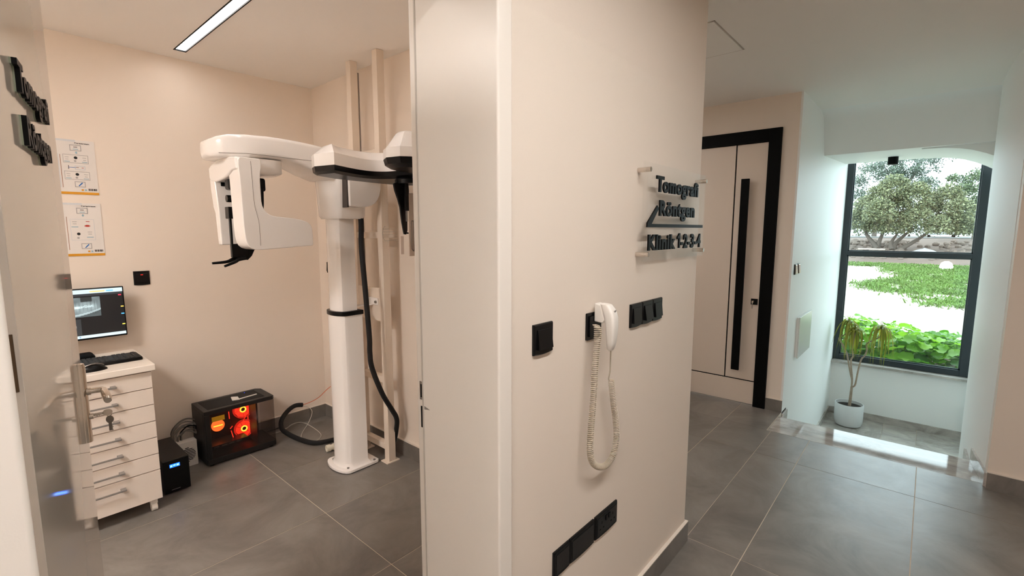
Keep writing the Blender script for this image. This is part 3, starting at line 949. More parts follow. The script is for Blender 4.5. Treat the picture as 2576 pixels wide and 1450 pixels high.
# black hose from the carriage down the column
hose = MB().tube(spline([(1.60, 2.62, 1.585), (1.59, 2.60, 1.53), (1.565, 2.565, 1.40), (1.56, 2.535, 1.17), (1.562, 2.52, 0.98), (1.566, 2.515, 0.84), (1.563, 2.512, 0.76), (1.575, 2.512, 0.66), (1.64, 2.512, 0.484), (1.705, 2.507, 0.36), (1.735, 2.507, 0.30), (1.742, 2.515, 0.24), (1.775, 2.60, 0.10), (1.785, 2.70, 0.03)], 6), 0.0155, 10)
tag(hose.build('cable_hose', mat('black_braid', (14, 13, 13), 0.75, bump=(420, 0.3)), smooth=60), 'black braided cable hose hanging beside the scanner column', 'hose')

# steel support frame -----------------------------------------------------------------------------
sf = thing('support_frame', 'cream painted steel frame fixed behind the scanner column', 'frame', (1.715, 2.70, 0))
for y0 in (2.533, 2.825):
    B(1.690, 1.740, y0, y0 + 0.05, 0.006, ZC - 0.001).build('post', CREAM, sf, bevel=0.002)
    B(1.668, 1.762, y0 - 0.012, y0 + 0.062, 0.0, 0.006).build('foot_plate', CREAM, sf)
for z0, z1 in ((0.075, 0.115), (0.525, 0.565), (1.45, 1.49), (1.95, 1.99)):
    B(1.695, 1.735, 2.583, 2.825, z0, z1).build('cross_bar', CREAM, sf, bevel=0.002)
pl_ = B(1.693, 1.70, 2.583, 2.825, 0.93, 1.14).build('cross_plate', CREAM, sf)
br_ = MB().box(1.684, 1.693, 2.60, 2.72, 1.03, 1.075).box(1.56, 1.693, 2.66, 2.72, 1.025, 1.031).build('column_bracket', CASTIN, sf, bevel=0.003)
MB().cyl((1.684, 2.615, 1.05), (1.676, 2.615, 1.05), 0.010, n=6).build('bracket_bolt', STEEL, br_)
ch = thing('cable_channel', 'narrow grey metal channel running up the wall behind the frame', 'cable channel', (1.82, 2.975, 0.6))
MB().box(1.812, 1.83, 2.956, 2.960, 0.62, 2.54).box(1.812, 1.83, 2.990, 2.994, 0.62, 2.54).box(1.827, 1.83, 2.956, 2.994, 0.62, 2.54).build('channel', mat('channel_grey', (176, 166, 156), 0.4), ch)

# ------------------------------------------------------------------ drawer cabinet
CABW = mat('cabinet_white', (226, 216, 206), 0.32, coat=0.2)
cab = thing('drawer_cabinet', 'white drawer cabinet on castors with seven bar handled drawers', 'cabinet', (0.31, 3.23, 0))
B(0.03, 0.582, 3.018, 3.452, 0.072, 0.775).build('body', CABW, cab)
B(0.015, 0.597, 2.978, 3.464, 0.779, 0.812).build('worktop', mat('worktop_white', (232, 224, 214), 0.3), cab, bevel=0.004)
dz = [0.773, 0.6835, 0.5945, 0.5045, 0.4145, 0.3245, 0.236, 0.073]
for i in range(7):
    dr = B(0.031, 0.581, 3.0, 3.018, dz[i + 1] + 0.002, dz[i] - 0.002).build('drawer', CABW, cab, bevel=0.001)
    zc = dz[i] - 0.045
    MB().box(0.212, 0.41, 2.967, 2.975, zc - 0.004, zc + 0.004).box(0.41, 0.432, 2.9665, 3.0, zc - 0.0045, zc + 0.0045).box(0.19, 0.212, 2.9665, 3.0, zc - 0.0045, zc + 0.0045).build('bar_handle', ALU, dr, bevel=0.001)
for x, y in ((0.548, 3.045), (0.065, 3.045), (0.548, 3.42), (0.065, 3.42)):
    ct = MB().box(x - 0.016, x + 0.016, y - 0.014, y + 0.014, 0.040, 0.072).build('castor', WHITEP, cab, bevel=0.002)
    MB().cyl((x - 0.013, y, 0.022), (x + 0.013, y, 0.022), 0.022, n=16).build('wheel', WHITEP, ct, smooth=40)

# keyboard, mouse, charging dock
kb = thing('keyboard', 'black computer keyboard on the white cabinet top', 'keyboard', (0.37, 3.21, 0.8125))
MB().loft([ring(rrect(0.135, 0.578, 3.13, 3.29, 0.012), 0.8125), ring(rrect(0.135, 0.578, 3.13, 3.29, 0.012), 0.824), ring(rrect(0.139, 0.574, 3.134, 3.286, 0.010), 0.830)]).build('case', BLACKP, kb, smooth=35)
kg = MB().box(-0.0085, 0.0085, -0.0085, 0.0085, 0, 0.005)
_kmesh = None
KEYM = mat('keycap_grey', (40, 39, 38), 0.45)
for r_ in range(6):
    for c_ in range(21):
        if c_ in (15, 19) and r_ > 0:
            continue
        x, y = 0.152 + c_ * 0.0202, 3.148 + r_ * 0.0225 + (0.006 if r_ == 5 else 0)
        if r_ == 0 and 4 <= c_ <= 8:
            continue
        if _kmesh is None:
            o = MB().loft([ring(rrect(-0.0088, 0.0088, -0.0092, 0.0092, 0.002, 1), 0), ring(rrect(-0.0075, 0.0075, -0.008, 0.008, 0.002, 1), 0.005)]).build('key', KEYM, kb, local=True)
            _kmesh = o.data
        else:
            o = bpy.data.objects.new('key', _kmesh)
            COL.objects.link(o)
            o.parent = kb
        o.location = WM(kb).inverted() @ Vector((x, y, 0.8295))
B(0.234, 0.333, 3.139, 3.156, 0.8295, 0.8345).build('space_bar', KEYM, kb)
mo = thing('mouse', 'black and silver computer mouse in front of the keyboard', 'mouse', (0.355, 3.06, 0.8125))
mr = []
for i in range(9):
    t = i / 8
    x = 0.305 + 0.112 * t
    w = 0.030 * math.sqrt(max(0.02, 1 - (2 * t - 1) ** 2 * 0.92))
    h = 0.008 + 0.028 * math.sin(PI * min(1, t * 0.95 + 0.08)) ** 0.8
    mr.append([(x, 3.062 + w * math.cos(a), 0.8125 + max(0, h * math.sin(a))) for a in [PI * k / 10 for k in range(11)]])
MB().loft(mr).build('mouse_shell', BLACKP, mo, smooth=60)
MB().tube(spline([(0.33, 3.05, 0.8405), (0.36, 3.045, 0.8495), (0.385, 3.05, 0.8470), (0.405, 3.058, 0.836)], 4), 0.0028, 8).build('silver_inlay', STEEL, mo, smooth=50)
dk = MB().loft([ring(rrect(0.29, 0.412, 3.335, 3.455, 0.012), 0.8125), ring(rrect(0.29, 0.412, 3.335, 3.455, 0.012), 0.828), ring(rrect(0.298, 0.404, 3.343, 3.447, 0.010), 0.834)])
tag(dk.build('external_drive', BLACKM, smooth=35), 'flat black box lying behind the keyboard', 'device')

# monitor -------------------------------------------------------------------------------------------
mn = thing('monitor', 'flat computer monitor showing dental x-ray images', 'monitor', (0.32, 3.52, 0.88))
MX0, MX1, MZ0, MZ1, MY = 0.06, 0.584, 0.893, 1.180, 3.50
B(MX0, MX1, MY, MY + 0.028, MZ0, MZ1).build('casing', BLACKP, mn, bevel=0.003)
B(0.26, 0.38, MY + 0.028, YB, 1.0, 1.08).build('wall_bracket', BLACKM, mn)


def screen_grid():
    nx, nz = 150, 84
    x0, x1, z0, z1 = MX0 + 0.006, MX1 - 0.006, MZ0 + 0.010, MZ1 - 0.006
    rnd = random.Random(3)
    V, F, Cc = [], [], []

    def col(u, v):
        # u 0..1 left-right, v 0..1 top-down
        if v < 0.085:
            if 0.72 < u < 0.845 and 0.035 < v < 0.065:
                return (1.0, 0.62, 0.2)
            if 0.86 < u < 0.92 and 0.03 < v < 0.06:
                return (0.15, 0.5, 1.0)
            return (0.62, 0.80, 0.86)
        if v > 0.935:
            if u < 0.62 and int(u * 60) % 3 == 0 and 0.95 < v < 0.985:
                return (0.3, 0.45, 0.6)
            return (0.66, 0.84, 0.9)
        if v < 0.13:
            return (0.03, 0.035, 0.04)
        for uu, vv, c in ((0.975, 0.16, (0.9, 0.05, 0.1)), (0.985, 0.40, (0.9, 0.6, 0.1)), (0.985, 0.56, (0.1, 0.5, 1.0)), (0.985, 0.78, (0.8, 0.7, 0.1))):
            if abs(u - uu) < 0.012 and abs(v - vv) < 0.012:
                return c
        # panoramic film
        if 0.20 < u < 0.80 and 0.16 < v < 0.565:
            a = (u - 0.5) / 0.30
            b = (v - 0.16) / 0.405
            g = 0.16 + 0.16 * b + 0.05 * math.sin(u * 40) * math.sin(v * 30)
            arch = 0.50 - 0.10 * a * a
            dd = b - arch
            if 0.0 < b < 0.22 and abs(abs(a) - 0.62) < 0.16:
                g = 0.03
            if abs(a) < 0.9 and abs(dd) < 0.30:
                tooth = abs(((a * 9.5) % 1.0) - 0.5)
                g += 0.20 * max(0, 1 - abs(dd) / 0.30) * (1.0 if tooth < 0.36 else 0.25)
            if abs(a) < 0.8 and abs(dd) < 0.055:
                g += 0.42 if (abs(a) < 0.42 or rnd.random() < 0.5) else 0.15
            jaw = 0.92 - 0.30 * a * a
            if abs(b - jaw) < 0.045:
                g += 0.22
            if b > jaw + 0.05:
                g *= 0.35
            return (g * 0.80, g * 0.98, g)
        # cross section
        if 0.47 < u < 0.63 and 0.60 < v < 0.925:
            a = (u - 0.55) / 0.08
            b = (v - 0.60) / 0.325
            g = 0.04
            c1 = -0.35 + 0.9 * abs(b - 0.45)
            if abs(a - c1) < 0.24:
                g = 0.45 + 0.3 * rnd.random()
            if abs(b - 0.45) < 0.08 and -0.7 < a < 0.5:
                g = 0.95
            if abs(math.hypot(a + 0.05, (b - 0.87) * 2.2) - 0.25) < 0.1:
                g = 0.8
            return (g * 0.9, g * 0.95, g)
        return (0.006, 0.006, 0.007)
    for j in range(nz):
        for i in range(nx):
            u0, u1, v0, v1 = i / nx, (i + 1) / nx, j / nz, (j + 1) / nz
            k = len(V)
            X = lambda u: x0 + (x1 - x0) * u
            Z = lambda v: z1 - (z1 - z0) * v
            V += [(X(u0), MY - 0.0008, Z(v1)), (X(u1), MY - 0.0008, Z(v1)), (X(u1), MY - 0.0008, Z(v0)), (X(u0), MY - 0.0008, Z(v0))]
            F.append((k, k + 1, k + 2, k + 3))
            Cc += [col((u0 + u1) / 2, (v0 + v1) / 2)] * 4
    mb = MB()
    mb.v, mb.f, mb.m = V, F, [0] * len(F)
    m = bpy.data.materials.new('lit_screen')
    m.use_nodes = True
    b_ = m.node_tree.nodes['Principled BSDF']
    at = m.node_tree.nodes.new('ShaderNodeVertexColor')
    at.layer_name = 'picture'
    b_.inputs['Base Color'].default_value = (0.01, 0.01, 0.01, 1)
    b_.inputs['Roughness'].default_value = 0.3
    m.node_tree.links.new(at.outputs['Color'], b_.inputs['Emission Color'])
    b_.inputs['Emission Strength'].default_value = 1.0
    o = mb.build('screen', m, mn)
    ca_ = o.data.color_attributes.new('picture', 'FLOAT_COLOR', 'POINT')
    flat = []
    for c in Cc:
        flat += [c[0], c[1], c[2], 1.0]
    ca_.data.foreach_set('color', flat)


screen_grid()

# posters ---------------------------------------------------------------------------------------------
PR = [mat('print_' + n, c, 0.5) for n, c in (('orange', (214, 150, 30)), ('grey', (170, 168, 168)), ('blue', (30, 110, 190)), ('black', (30, 30, 32)), ('brown', (150, 105, 80)), ('red', (190, 50, 40)), ('pale', (206, 210, 214)), ('paleblue', (150, 185, 200)))]
OR, GR, BL, BK, BR, RD, PA, PB = range(8)


def poster(label, x1, z0, z1, width, variant):
    x0 = x1 - width
    t = thing('poster', label, 'poster', ((x0 + x1) / 2, YB - 0.002, z0))
    B(x0, x1, YB - 0.003, YB - 0.0005, z0, z1).build('sheet', WHITE_PAPER, t)
    yp = YB - 0.0034
    h = z1 - z0
    p = MB()

    def q(a, b, c, d, mi):   # rectangle, a..b from the right edge as fraction of 0.16 m, c..d height fraction
        xa, xb = x1 - b * 0.16, x1 - a * 0.16
        p.add([(xa, yp, z0 + c * h), (xb, yp, z0 + c * h), (xb, yp, z0 + d * h), (xa, yp, z0 + d * h)], [(0, 1, 2, 3)], mi)

    def fr(a, b, c, d, mi, w=0.012):
        q(a, b, c, c + w, mi); q(a, b, d - w, d, mi); q(a, a + w * 1.6, c, d, mi); q(b - w * 1.6, b, c, d, mi)

    def fig(a, c, s=1.0, dark=BK):
        p.add([(x1 - a * 0.16 + 0.008 * s * math.cos(k * PI / 4), yp - 0.0001, z0 + c * h + 0.008 * s * math.sin(k * PI / 4)) for k in range(8)], [tuple(range(8))], dark)
    q(0, width / 0.16, 0.0, 0.045, OR)
    q(0.5, width / 0.16, 0.965, 1.0, PA)
    for a in (0.05, 0.085, 0.11, 0.15, 0.18, 0.22, 0.25):
        q(a, a + 0.022, 0.075, 0.115, BK)
    q(0.40, 0.46, 0.07, 0.10, OR); q(0.32, 0.37, 0.07, 0.10, PB)
    fr(0.34, 0.62, 0.135, 0.24, GR)
    p.add([(x1 - 0.53 * 0.16, yp, z0 + 0.16 * h), (x1 - 0.51 * 0.16, yp, z0 + 0.15 * h), (x1 - 0.40 * 0.16, yp, z0 + 0.215 * h), (x1 - 0.43 * 0.16, yp, z0 + 0.225 * h)], [(0, 1, 2, 3)], BL)
    fr(0.36, 0.66, 0.80, 0.91, GR)
    q(0.44, 0.58, 0.825, 0.838, PB); q(0.46, 0.56, 0.865, 0.875, BK)
    p.add([(x1 - 0.50 * 0.16 + dx, yp, z0 + dz_) for dx, dz_ in ((-0.003, 0.79 * h), (0.003, 0.79 * h), (0.003, 0.77 * h), (0.007, 0.77 * h), (0, 0.745 * h), (-0.007, 0.77 * h), (-0.003, 0.77 * h))], [tuple(range(7))], PB)
    if variant == 0:
        for c in (0.27, 0.575):
            fr(0.20, 0.86, c, c + 0.155, GR, 0.008)
            for a in (0.30, 0.76):
                q(a - 0.07, a + 0.07, c + 0.02, c + 0.032, PB); q(a - 0.04, a + 0.04, c + 0.06, c + 0.068, GR); q(a - 0.05, a + 0.05, c + 0.10, c + 0.108, GR)
            fig(0.53, c + 0.10, 1.0); fig(0.55, c + 0.04, 0.7, GR)
        q(0.54, 0.74, 0.49, 0.498, BL); q(0.73, 0.745, 0.46, 0.53, BK); fr(0.30, 0.58, 0.455, 0.53, PA); q(0.47, 0.54, 0.495, 0.503, BR); q(0.34, 0.40, 0.49, 0.498, RD)
        q(0.92, 0.935, 0.12, 0.72, BR)
        fr(0.97, 1.18, 0.12, 0.73, PA); fr(1.0, 1.3, 0.80, 0.89, RD); q(1.04, 1.24, 0.83, 0.86, GR)
        q(1.05, 1.19, 0.60, 0.69, BL); q(1.08, 1.16, 0.575, 0.60, BK); fig(1.09, 0.33, 0.9); q(1.04, 1.08, 0.40, 0.46, BL)
    else:
        fr(0.22, 0.86, 0.30, 0.70, PA, 0.008)
        q(0.34, 0.44, 0.65, 0.66, RD)
        p.add([(x1 - a * 0.16, yp, z0 + c * h) for a, c in ((0.50, 0.57), (0.44, 0.555), (0.38, 0.555), (0.32, 0.57), (0.38, 0.59), (0.44, 0.59))], [tuple(range(6))], RD)
        for a, c in ((0.74, 0.545), (0.36, 0.35)):
            q(a - 0.09, a + 0.09, c, c + 0.014, PB); q(a - 0.05, a + 0.05, c + 0.06, c + 0.07, GR); q(a - 0.06, a + 0.06, c + 0.10, c + 0.11, GR)
        fig(0.66, 0.42, 1.0); fig(0.68, 0.345, 0.7, GR)
        q(0.93, 0.945, 0.12, 0.74, BR); q(1.40, 1.415, 0.12, 0.74, BR)
        q(1.10, 1.25, 0.62, 0.70, BL); q(1.13, 1.22, 0.595, 0.62, BK); q(1.16, 1.19, 0.70, 0.735, GR)
        q(1.22, 1.27, 0.50, 0.56, BL); q(1.06, 1.10, 0.41, 0.47, BL); fig(1.10, 0.30, 0.9); q(1.02, 1.34, 0.135, 0.148, BK); q(1.12, 1.24, 0.16, 0.20, RD); q(1.14, 1.22, 0.155, 0.185, PA)
        fr(1.03, 1.30, 0.80, 0.89, RD); q(1.08, 1.25, 0.83, 0.86, GR)
        fr(1.5, 1.75, 0.80, 0.90, GR)
    p.build('print', PR, t)
    w_ = 0.062
    text_mb('Carestream', w_, 0.0085, 0.0004, bold=0.02).xf(frame_m((x1 - 0.022 - w_, yp, z1 - 0.020), (1, 0, 0), (0, 0, 1))).build('print_lettering', PR[BK], t)
    return t


poster('instruction poster with an orange footer, the upper of two beside the door', 0.536, 1.700, 1.997, 0.42, 0)
poster('instruction poster with an orange footer, the lower one above the monitor', 0.536, 1.356, 1.652, 0.42, 1)

# switches and sockets ---------------------------------------------------------------------------------


def plate_parts(t, w, h, d=0.009):
    """bevelled frame with an arched upper edge; local x right, z up, -y out"""
    n = 8
    top = [(w / 2 - w * i / n, h / 2 + 0.0) for i in range(n + 1)]
    bot = [(-w / 2 + w * i / n, -h / 2 - 0.003 * math.sin(PI * i / n)) for i in range(n + 1)]
    out = top + bot
    inn = [(p[0] * 0.93, p[1] * 0.93) for p in out]
    MB().loft([[(p[0], 0, p[1]) for p in out], [(p[0], -d * 0.55, p[1]) for p in out], [(p[0], -d, p[1]) for p in inn]]).build('frame', SWITCH, t, local=True)


def rocker(t, w, h, tilt=0.003, neon=False, d=0.009):
    r = MB()
    x = w / 2
    r.add([(-x, -d, -h / 2), (x, -d, -h / 2), (x, -d, h / 2), (-x, -d, h / 2), (-x, -d - 0.003 - tilt, -h / 2), (x, -d - 0.003 - tilt, -h / 2), (x, -d - 0.003, h / 2 - 0.002), (-x, -d - 0.003, h / 2 - 0.002)],
          [(4, 5, 6, 7), (0, 1, 5, 4), (1, 2, 6, 5), (2, 3, 7, 6), (3, 0, 4, 7)])
    o = r.build('rocker', SWITCH, t, local=True, bevel=0.001)
    if neon:
        B(-0.006, 0.006, -d - 0.0042, -d - 0.003, h / 2 - 0.010, h / 2 - 0.007).build('indicator', emit('red_neon', (255, 40, 30), 1.5), o, local=True)


def switch(name, label, loc, rotz=0.0, w=0.085, h=0.085, tilt=0.004, neon=False, mark=True):
    t = thing(name, label, 'switch', loc, rotz)
    plate_parts(t, w, h)
    rocker(t, w * 0.72, h * 0.66, tilt, neon)
    if mark:
        B(-0.010, 0.010, -0.0145, -0.0135, -h * 0.30, -h * 0.24).build('sticker', mat('clear_sticker', (70, 70, 72), 0.15), t, local=True)
    return t


switch('light_switch', 'large black rocker switch alone on the sign wall beside the door frame', (1.029, YS - 0.0003, 1.204), tilt=0.007)
for i, (x, tl) in enumerate(((1.5825, 0.004), (1.671, 0.009), (1.759, 0.006))):
    switch('light_switch', ('leftmost black rocker switch of the row of three under the sign', 'middle black rocker switch of the row of three under the sign', 'rightmost black rocker switch of the row of three under the sign')[i], (x, YS - 0.0003, 1.195), tilt=tl, mark=(i == 0))
switch('light_switch', 'black rocker switch with a red light above the monitor', (0.696, YB - 0.0003, 1.212), w=0.08, h=0.084, tilt=0.0, neon=True, mark=False)
switch('light_switch', 'small black switch on the wall left of the scanner column', (XR - 0.0003, 3.458, 1.218), -PI / 2, w=0.055, h=0.083, mark=False)
for i, x in enumerate((4.47, 4.585)):
    t = thing('stair_switch', ('chrome switch nearer the beige wall on the white stairwell wall', 'chrome switch nearer the window on the white stairwell wall')[i], 'switch', (x, 0.82 - 0.0003, 1.183))
    B(-0.043, 0.043, -0.008, 0, -0.043, 0.043).build('frame', SWITCH, t, local=True, bevel=0.002)
    rocker(t, 0.058, 0.074, 0.006, d=0.008)
    t.children[-1].data.materials.clear()
    t.children[-1].data.materials.append(CHROME)

PLATEB = SWITCH
for lab, x0, x1, kind in (('small blank black wall plate low on the sign wall', 1.090, 1.173, 'blank'), ('wide blank black wall plate between small plate and socket', 1.176, 1.321, 'blank'), ('black double power socket low on the sign wall', 1.329, 1.478, 'socket')):
    w = x1 - x0
    t = thing('power_socket' if kind == 'socket' else 'blank_plate', lab, 'socket' if kind == 'socket' else 'wall plate', ((x0 + x1) / 2, YS - 0.0003, 0.486))
    plate_parts(t, w, 0.083)
    B(-w / 2 + 0.009, w / 2 - 0.009, -0.0102, -0.009, -0.031, 0.031).build('face', mat('anthracite_face', (16, 16, 17), 0.35), t, local=True, bevel=0.001)
    if kind == 'socket':
        for s_ in (-1, 1):
            cx_ = s_ * 0.037
            for dx, dz_, ww, hh in ((0, 0.010, 0.004, 0.010), (-0.011, -0.012, 0.008, 0.005), (0.011, -0.012, 0.008, 0.005)):
                B(cx_ + dx - ww / 2, cx_ + dx + ww / 2, -0.0105, -0.0101, dz_ - hh / 2, dz_ + hh / 2).build('pin_hole', BLACKM, t, local=True)
            B(s_ * 0.010 - 0.006, s_ * 0.010 + 0.006, -0.0145, -0.010, 0.008, 0.026).build('toggle', SWITCH, t, local=True, bevel=0.0015)

# handset on the sign wall -----------------------------------------------------------------------------
ph = thing('wall_handset', 'white wall telephone handset with coiled cord on a black plate', 'telephone', (1.30, YS, 1.12))
_t = MB()
_t.loft([[(x_, y_, z_) for x_, z_ in rrect(1.252, 1.338, 1.157, 1.243, 0.003, 2)] for y_ in (YS - 0.0003, YS - 0.006)])
_t.loft([[(x_, y_, z_) for x_, z_ in rrect(1.262, 1.328, 1.167, 1.233, 0.003, 2)] for y_ in (YS - 0.006, YS - 0.011)])
_t.build('back_plate', SWITCH, ph, smooth=30)
MB().extr([(YS - 0.011, 1.215), (YS - 0.042, 1.212), (YS - 0.048, 1.222), (YS - 0.034, 1.270), (YS - 0.011, 1.274)], 'x', 1.284, 1.318).build('cradle', WHITEP, ph, bevel=0.004, segs=3)
# handset body: tapering bar standing off the wall
hr = []
for z_, y_, wx, wy in ((1.274, 0.752, 0.010, 0.009), (1.271, 0.746, 0.019, 0.015), (1.255, 0.735, 0.022, 0.018), (1.232, 0.727, 0.023, 0.018), (1.205, 0.724, 0.022, 0.016), (1.175, 0.724, 0.020, 0.014), (1.150, 0.725, 0.017, 0.012), (1.132, 0.727, 0.012, 0.009), (1.127, 0.728, 0.006, 0.005)):
    wx *= 0.84
    hr.append([(1.300 + p[0], y_ + p[1], z_) for p in rrect(-wx, wx, -wy, wy, min(wx, wy) * 0.55, 3)])
hs_ = MB().loft(hr).build('handset', WHITEP, ph, smooth=45)
for dx, zz, yy in ((0.0, 1.250, 0.716),):
    MB().lathe([(0.008, 0), (0.008, 0.002), (0.006, 0.0022)], (0, 0, 0), 20).xf(Matrix.Translation((1.302 + dx, yy + 0.002, zz)) @ Matrix.Rotation(PI / 2 + 0.4, 4, 'X')).build('button_ring', mat('ring_grey', (196, 192, 188), 0.3), hs_)
    MB().lathe([(0.004, 0), (0.004, 0.0032)], (0, 0, 0), 14).xf(Matrix.Translation((1.302 + dx, yy + 0.002, zz)) @ Matrix.Rotation(PI / 2 + 0.4, 4, 'X')).build('button', mat('button_grey', (120, 118, 116), 0.3), hs_)
CORD = mat('coiled_cord', (190, 180, 162), 0.45)
path = spline([(1.268, 0.762, 1.208), (1.264, 0.752, 1.195), (1.261, 0.752, 1.146), (1.252, 0.752, 1.072), (1.246, 0.752, 0.984), (1.238, 0.752, 0.909), (1.232, 0.752, 0.834), (1.238, 0.752, 0.79), (1.260, 0.752, 0.758), (1.302, 0.752, 0.733), (1.347, 0.752, 0.728), (1.386, 0.752, 0.752), (1.401, 0.752, 0.805), (1.393, 0.752, 0.861), (1.376, 0.752, 0.922), (1.364, 0.752, 0.973), (1.354, 0.752, 1.012)], 10)
ln = [0.0]
for i in range(1, len(path)):
    ln.append(ln[-1] + (path[i] - path[i - 1]).length)
tot = ln[-1]


def at_len(s_):
    for i in range(1, len(path)):
        if ln[i] >= s_:
            k = (s_ - ln[i - 1]) / max(1e-9, ln[i] - ln[i - 1])
            return path[i - 1].lerp(path[i], k), (path[i] - path[i - 1]).normalized()
    return path[-1], (path[-1] - path[-2]).normalized()


hel = []
pitch = 0.0062
turns = tot / pitch
NS = int(turns * 12)
for i in range(NS + 1):
    s_ = tot * i / NS
    p_, t_ = at_len(s_)
    nrm = Vector((0, 1, 0))
    bn = t_.cross(nrm).normalized()
    rad = 0.0092 if s_ > 0.05 else 0.011
    a = 2 * PI * i / 12
    hel.append(p_ + (nrm * math.cos(a) + bn * math.sin(a)) * rad)
MB().tube(hel, 0.0018, 5).build('coiled_cord', CORD, ph, smooth=70)
MB().tube(spline([(1.345, 0.752, 1.013), (1.334, 0.750, 1.022), (1.333, 0.745, 1.05), (1.325, 0.740, 1.09), (1.304, 0.728, 1.13)], 6), 0.0022, 7).build('straight_cord', CORD, ph, smooth=60)

# acrylic sign ------------------------------------------------------------------------------------------
sg = thing('acrylic_sign', 'clear acrylic sign with black raised lettering and arrow on steel standoffs', 'sign', (1.84, 0.757, 1.39))
SY = 0.758
B(1.549, 2.140, SY - 0.004, SY, 1.391, 1.735).build('acrylic_plate', ACRYL, sg)
for x, z in ((1.575, 1.709), (2.118, 1.709), (1.578, 1.415), (2.118, 1.415)):
    if x + 0.01 < XE:
        MB().cyl((x, YS, z), (x, SY - 0.016, z), 0.0085, n=18).build('standoff', CHROME, sg, smooth=40)
LY = SY - 0.0045
for body, x0, w, z, cap in (('Tomografi', 1.640, 0.400, 1.640, 0.058), ('Röntgen', 1.672, 0.338, 1.555, 0.058), ('Klinik', 1.588, 0.236, 1.431, 0.058), ('1-2-3-4', 1.842, 0.252, 1.431, 0.058)):
    sign_word(body, w, cap, 0.006, 0.034).xf(frame_m((x0, LY, z), (1, 0, 0), (0, 0, 1))).build('lettering', LETM, sg)
MB().add([(1.575, LY, 1.511), (2.108, LY, 1.511), (2.108, LY, 1.523), (1.607, LY, 1.523), (1.662, LY, 1.577), (1.652, LY, 1.589), (1.575, LY, 1.526),
          (1.575, LY - 0.006, 1.511), (2.108, LY - 0.006, 1.511), (2.108, LY - 0.006, 1.523), (1.607, LY - 0.006, 1.523), (1.662, LY - 0.006, 1.577), (1.652, LY - 0.006, 1.589), (1.575, LY - 0.006, 1.526)],
         [tuple(range(7)), tuple(range(13, 6, -1))] + [(i, (i + 1) % 7, 7 + (i + 1) % 7, 7 + i) for i in range(7)]).build('arrow', LETM, sg)

# ------------------------------------------------------------------ floor electronics
up = thing('ups_box', 'black uninterruptible power supply with a blue display beside the cabinet', 'power supply', (0.687, 3.34, 0))
B(0.622, 0.752, 3.165, 3.535, 0.006, 0.2).build('housing', mat('ups_black', (22, 21, 20), 0.5), up, bevel=0.004)
B(0.624, 0.750, 3.158, 3.166, 0.008, 0.198).build('front_panel', BLACKP, up, bevel=0.003)
B(0.655, 0.704, 3.1565, 3.1585, 0.155, 0.175).build('display', emit('lcd_blue', (30, 110, 255), 1.6), up)
_d = MB()
for i, (a, b_) in enumerate(((0.658, 0.668), (0.672, 0.684), (0.688, 0.700))):
    _d.box(a, b_, 3.156, 3.1566, 0.160 + 0.003 * (i % 2), 0.170)
_d.build('display_digits', emit('lcd_pale', (120, 190, 255), 2.2), up)
text_mb('MAKELSAN', 0.044, 0.005, 0.0004, bold=0.01).xf(frame_m((0.656, 3.1578, 0.022), (1, 0, 0), (0, 0, 1))).build('print_lettering', mat('print_silver', (150, 150, 150), 0.4), up) if False else \
    MB().box(0.656, 0.698, 3.1572, 3.158, 0.022, 0.0245).build('badge_strip', mat('print_silver', (150, 150, 150), 0.4), up)
for x in (0.64, 0.73):
    for y in (3.19, 3.51):
        MB().lathe([(0.010, 0), (0.010, 0.007)], (x, y, 0), 12).build('foot', BLACKM, up)

vb = thing('vent_box', 'small white box with round vent slots between the black boxes', 'box', (0.82, 3.48, 0))
B(0.766, 0.872, 3.455, 3.515, 0.0, 0.166).build('housing', WHITEP, vb, bevel=0.003)
for i in range(10):
    z = 0.035 + i * 0.010
    hw = math.sqrt(max(0.0, 0.046 ** 2 - (z - 0.08) ** 2))
    if hw > 0.006:
        B(0.815 - hw, 0.815 + hw, 3.4535, 3.4556, z - 0.0022, z + 0.0022).build('vent_slot', BLACKM, vb)
for i in range(14):
    B(0.840, 0.868, 3.4538, 3.4555, 0.02 + i * 0.009, 0.024 + i * 0.009).build('rib', WHITEP, vb)

# computer tower
PCX0, PCX1, PCY0, PCY1 = 0.892, 1.318, 3.338, 3.592
pc = thing('computer_tower', 'black glass sided computer tower glowing red on the floor', 'computer', ((PCX0 + PCX1) / 2, 3.46, 0))
PCB = mat('pc_black', (18, 17, 16), 0.42)
MB().prism(rrect(PCX0, PCX1, PCY0, PCY1, 0.012), 0.012, 0.048).build('base', PCB, pc, bevel=0.003)
for x in (PCX0 + 0.03, PCX1 - 0.03):
    for y in (PCY0 + 0.03, PCY1 - 0.03):
        MB().lathe([(0.014, 0), (0.014, 0.013)], (x, y, 0), 12).build('foot', BLACKM, pc)
_tp = [(PCX0, PCY0 + 0.003), (PCX1 - 0.012, PCY0), (PCX1, PCY0 + 0.012), (PCX1, PCY1 - 0.03), (PCX1 - 0.03, PCY1), (PCX0, PCY1)]
tp = MB().prism(_tp, 0.340, 0.366).build('top_panel', PCB, pc, bevel=0.003)
B(PCX0 + 0.03, PCX1 - 0.05, PCY0 + 0.035, PCY1 - 0.03, 0.366, 0.3672).build('mesh_inset', mat('pc_mesh', (26, 24, 22), 0.8, bump=(900, 0.4)), tp)
B(1.20, 1.205, 3.545, 3.55, 0.3672, 0.368).build('power_led', emit('blue_led', (60, 80, 255), 2), tp)
B(PCX0, PCX0 + 0.010, PCY0 + 0.035, PCY1, 0.048, 0.340).build('side_panel', PCB, pc)
B(PCX0, PCX0 + 0.030, PCY0, PCY0 + 0.035, 0.048, 0.340).build('corner_post', PCB, pc, bevel=0.003)
B(PCX0 + 0.010, PCX1 - 0.10, PCY1 - 0.012, PCY1, 0.048, 0.340).build('back_panel', PCB, pc)
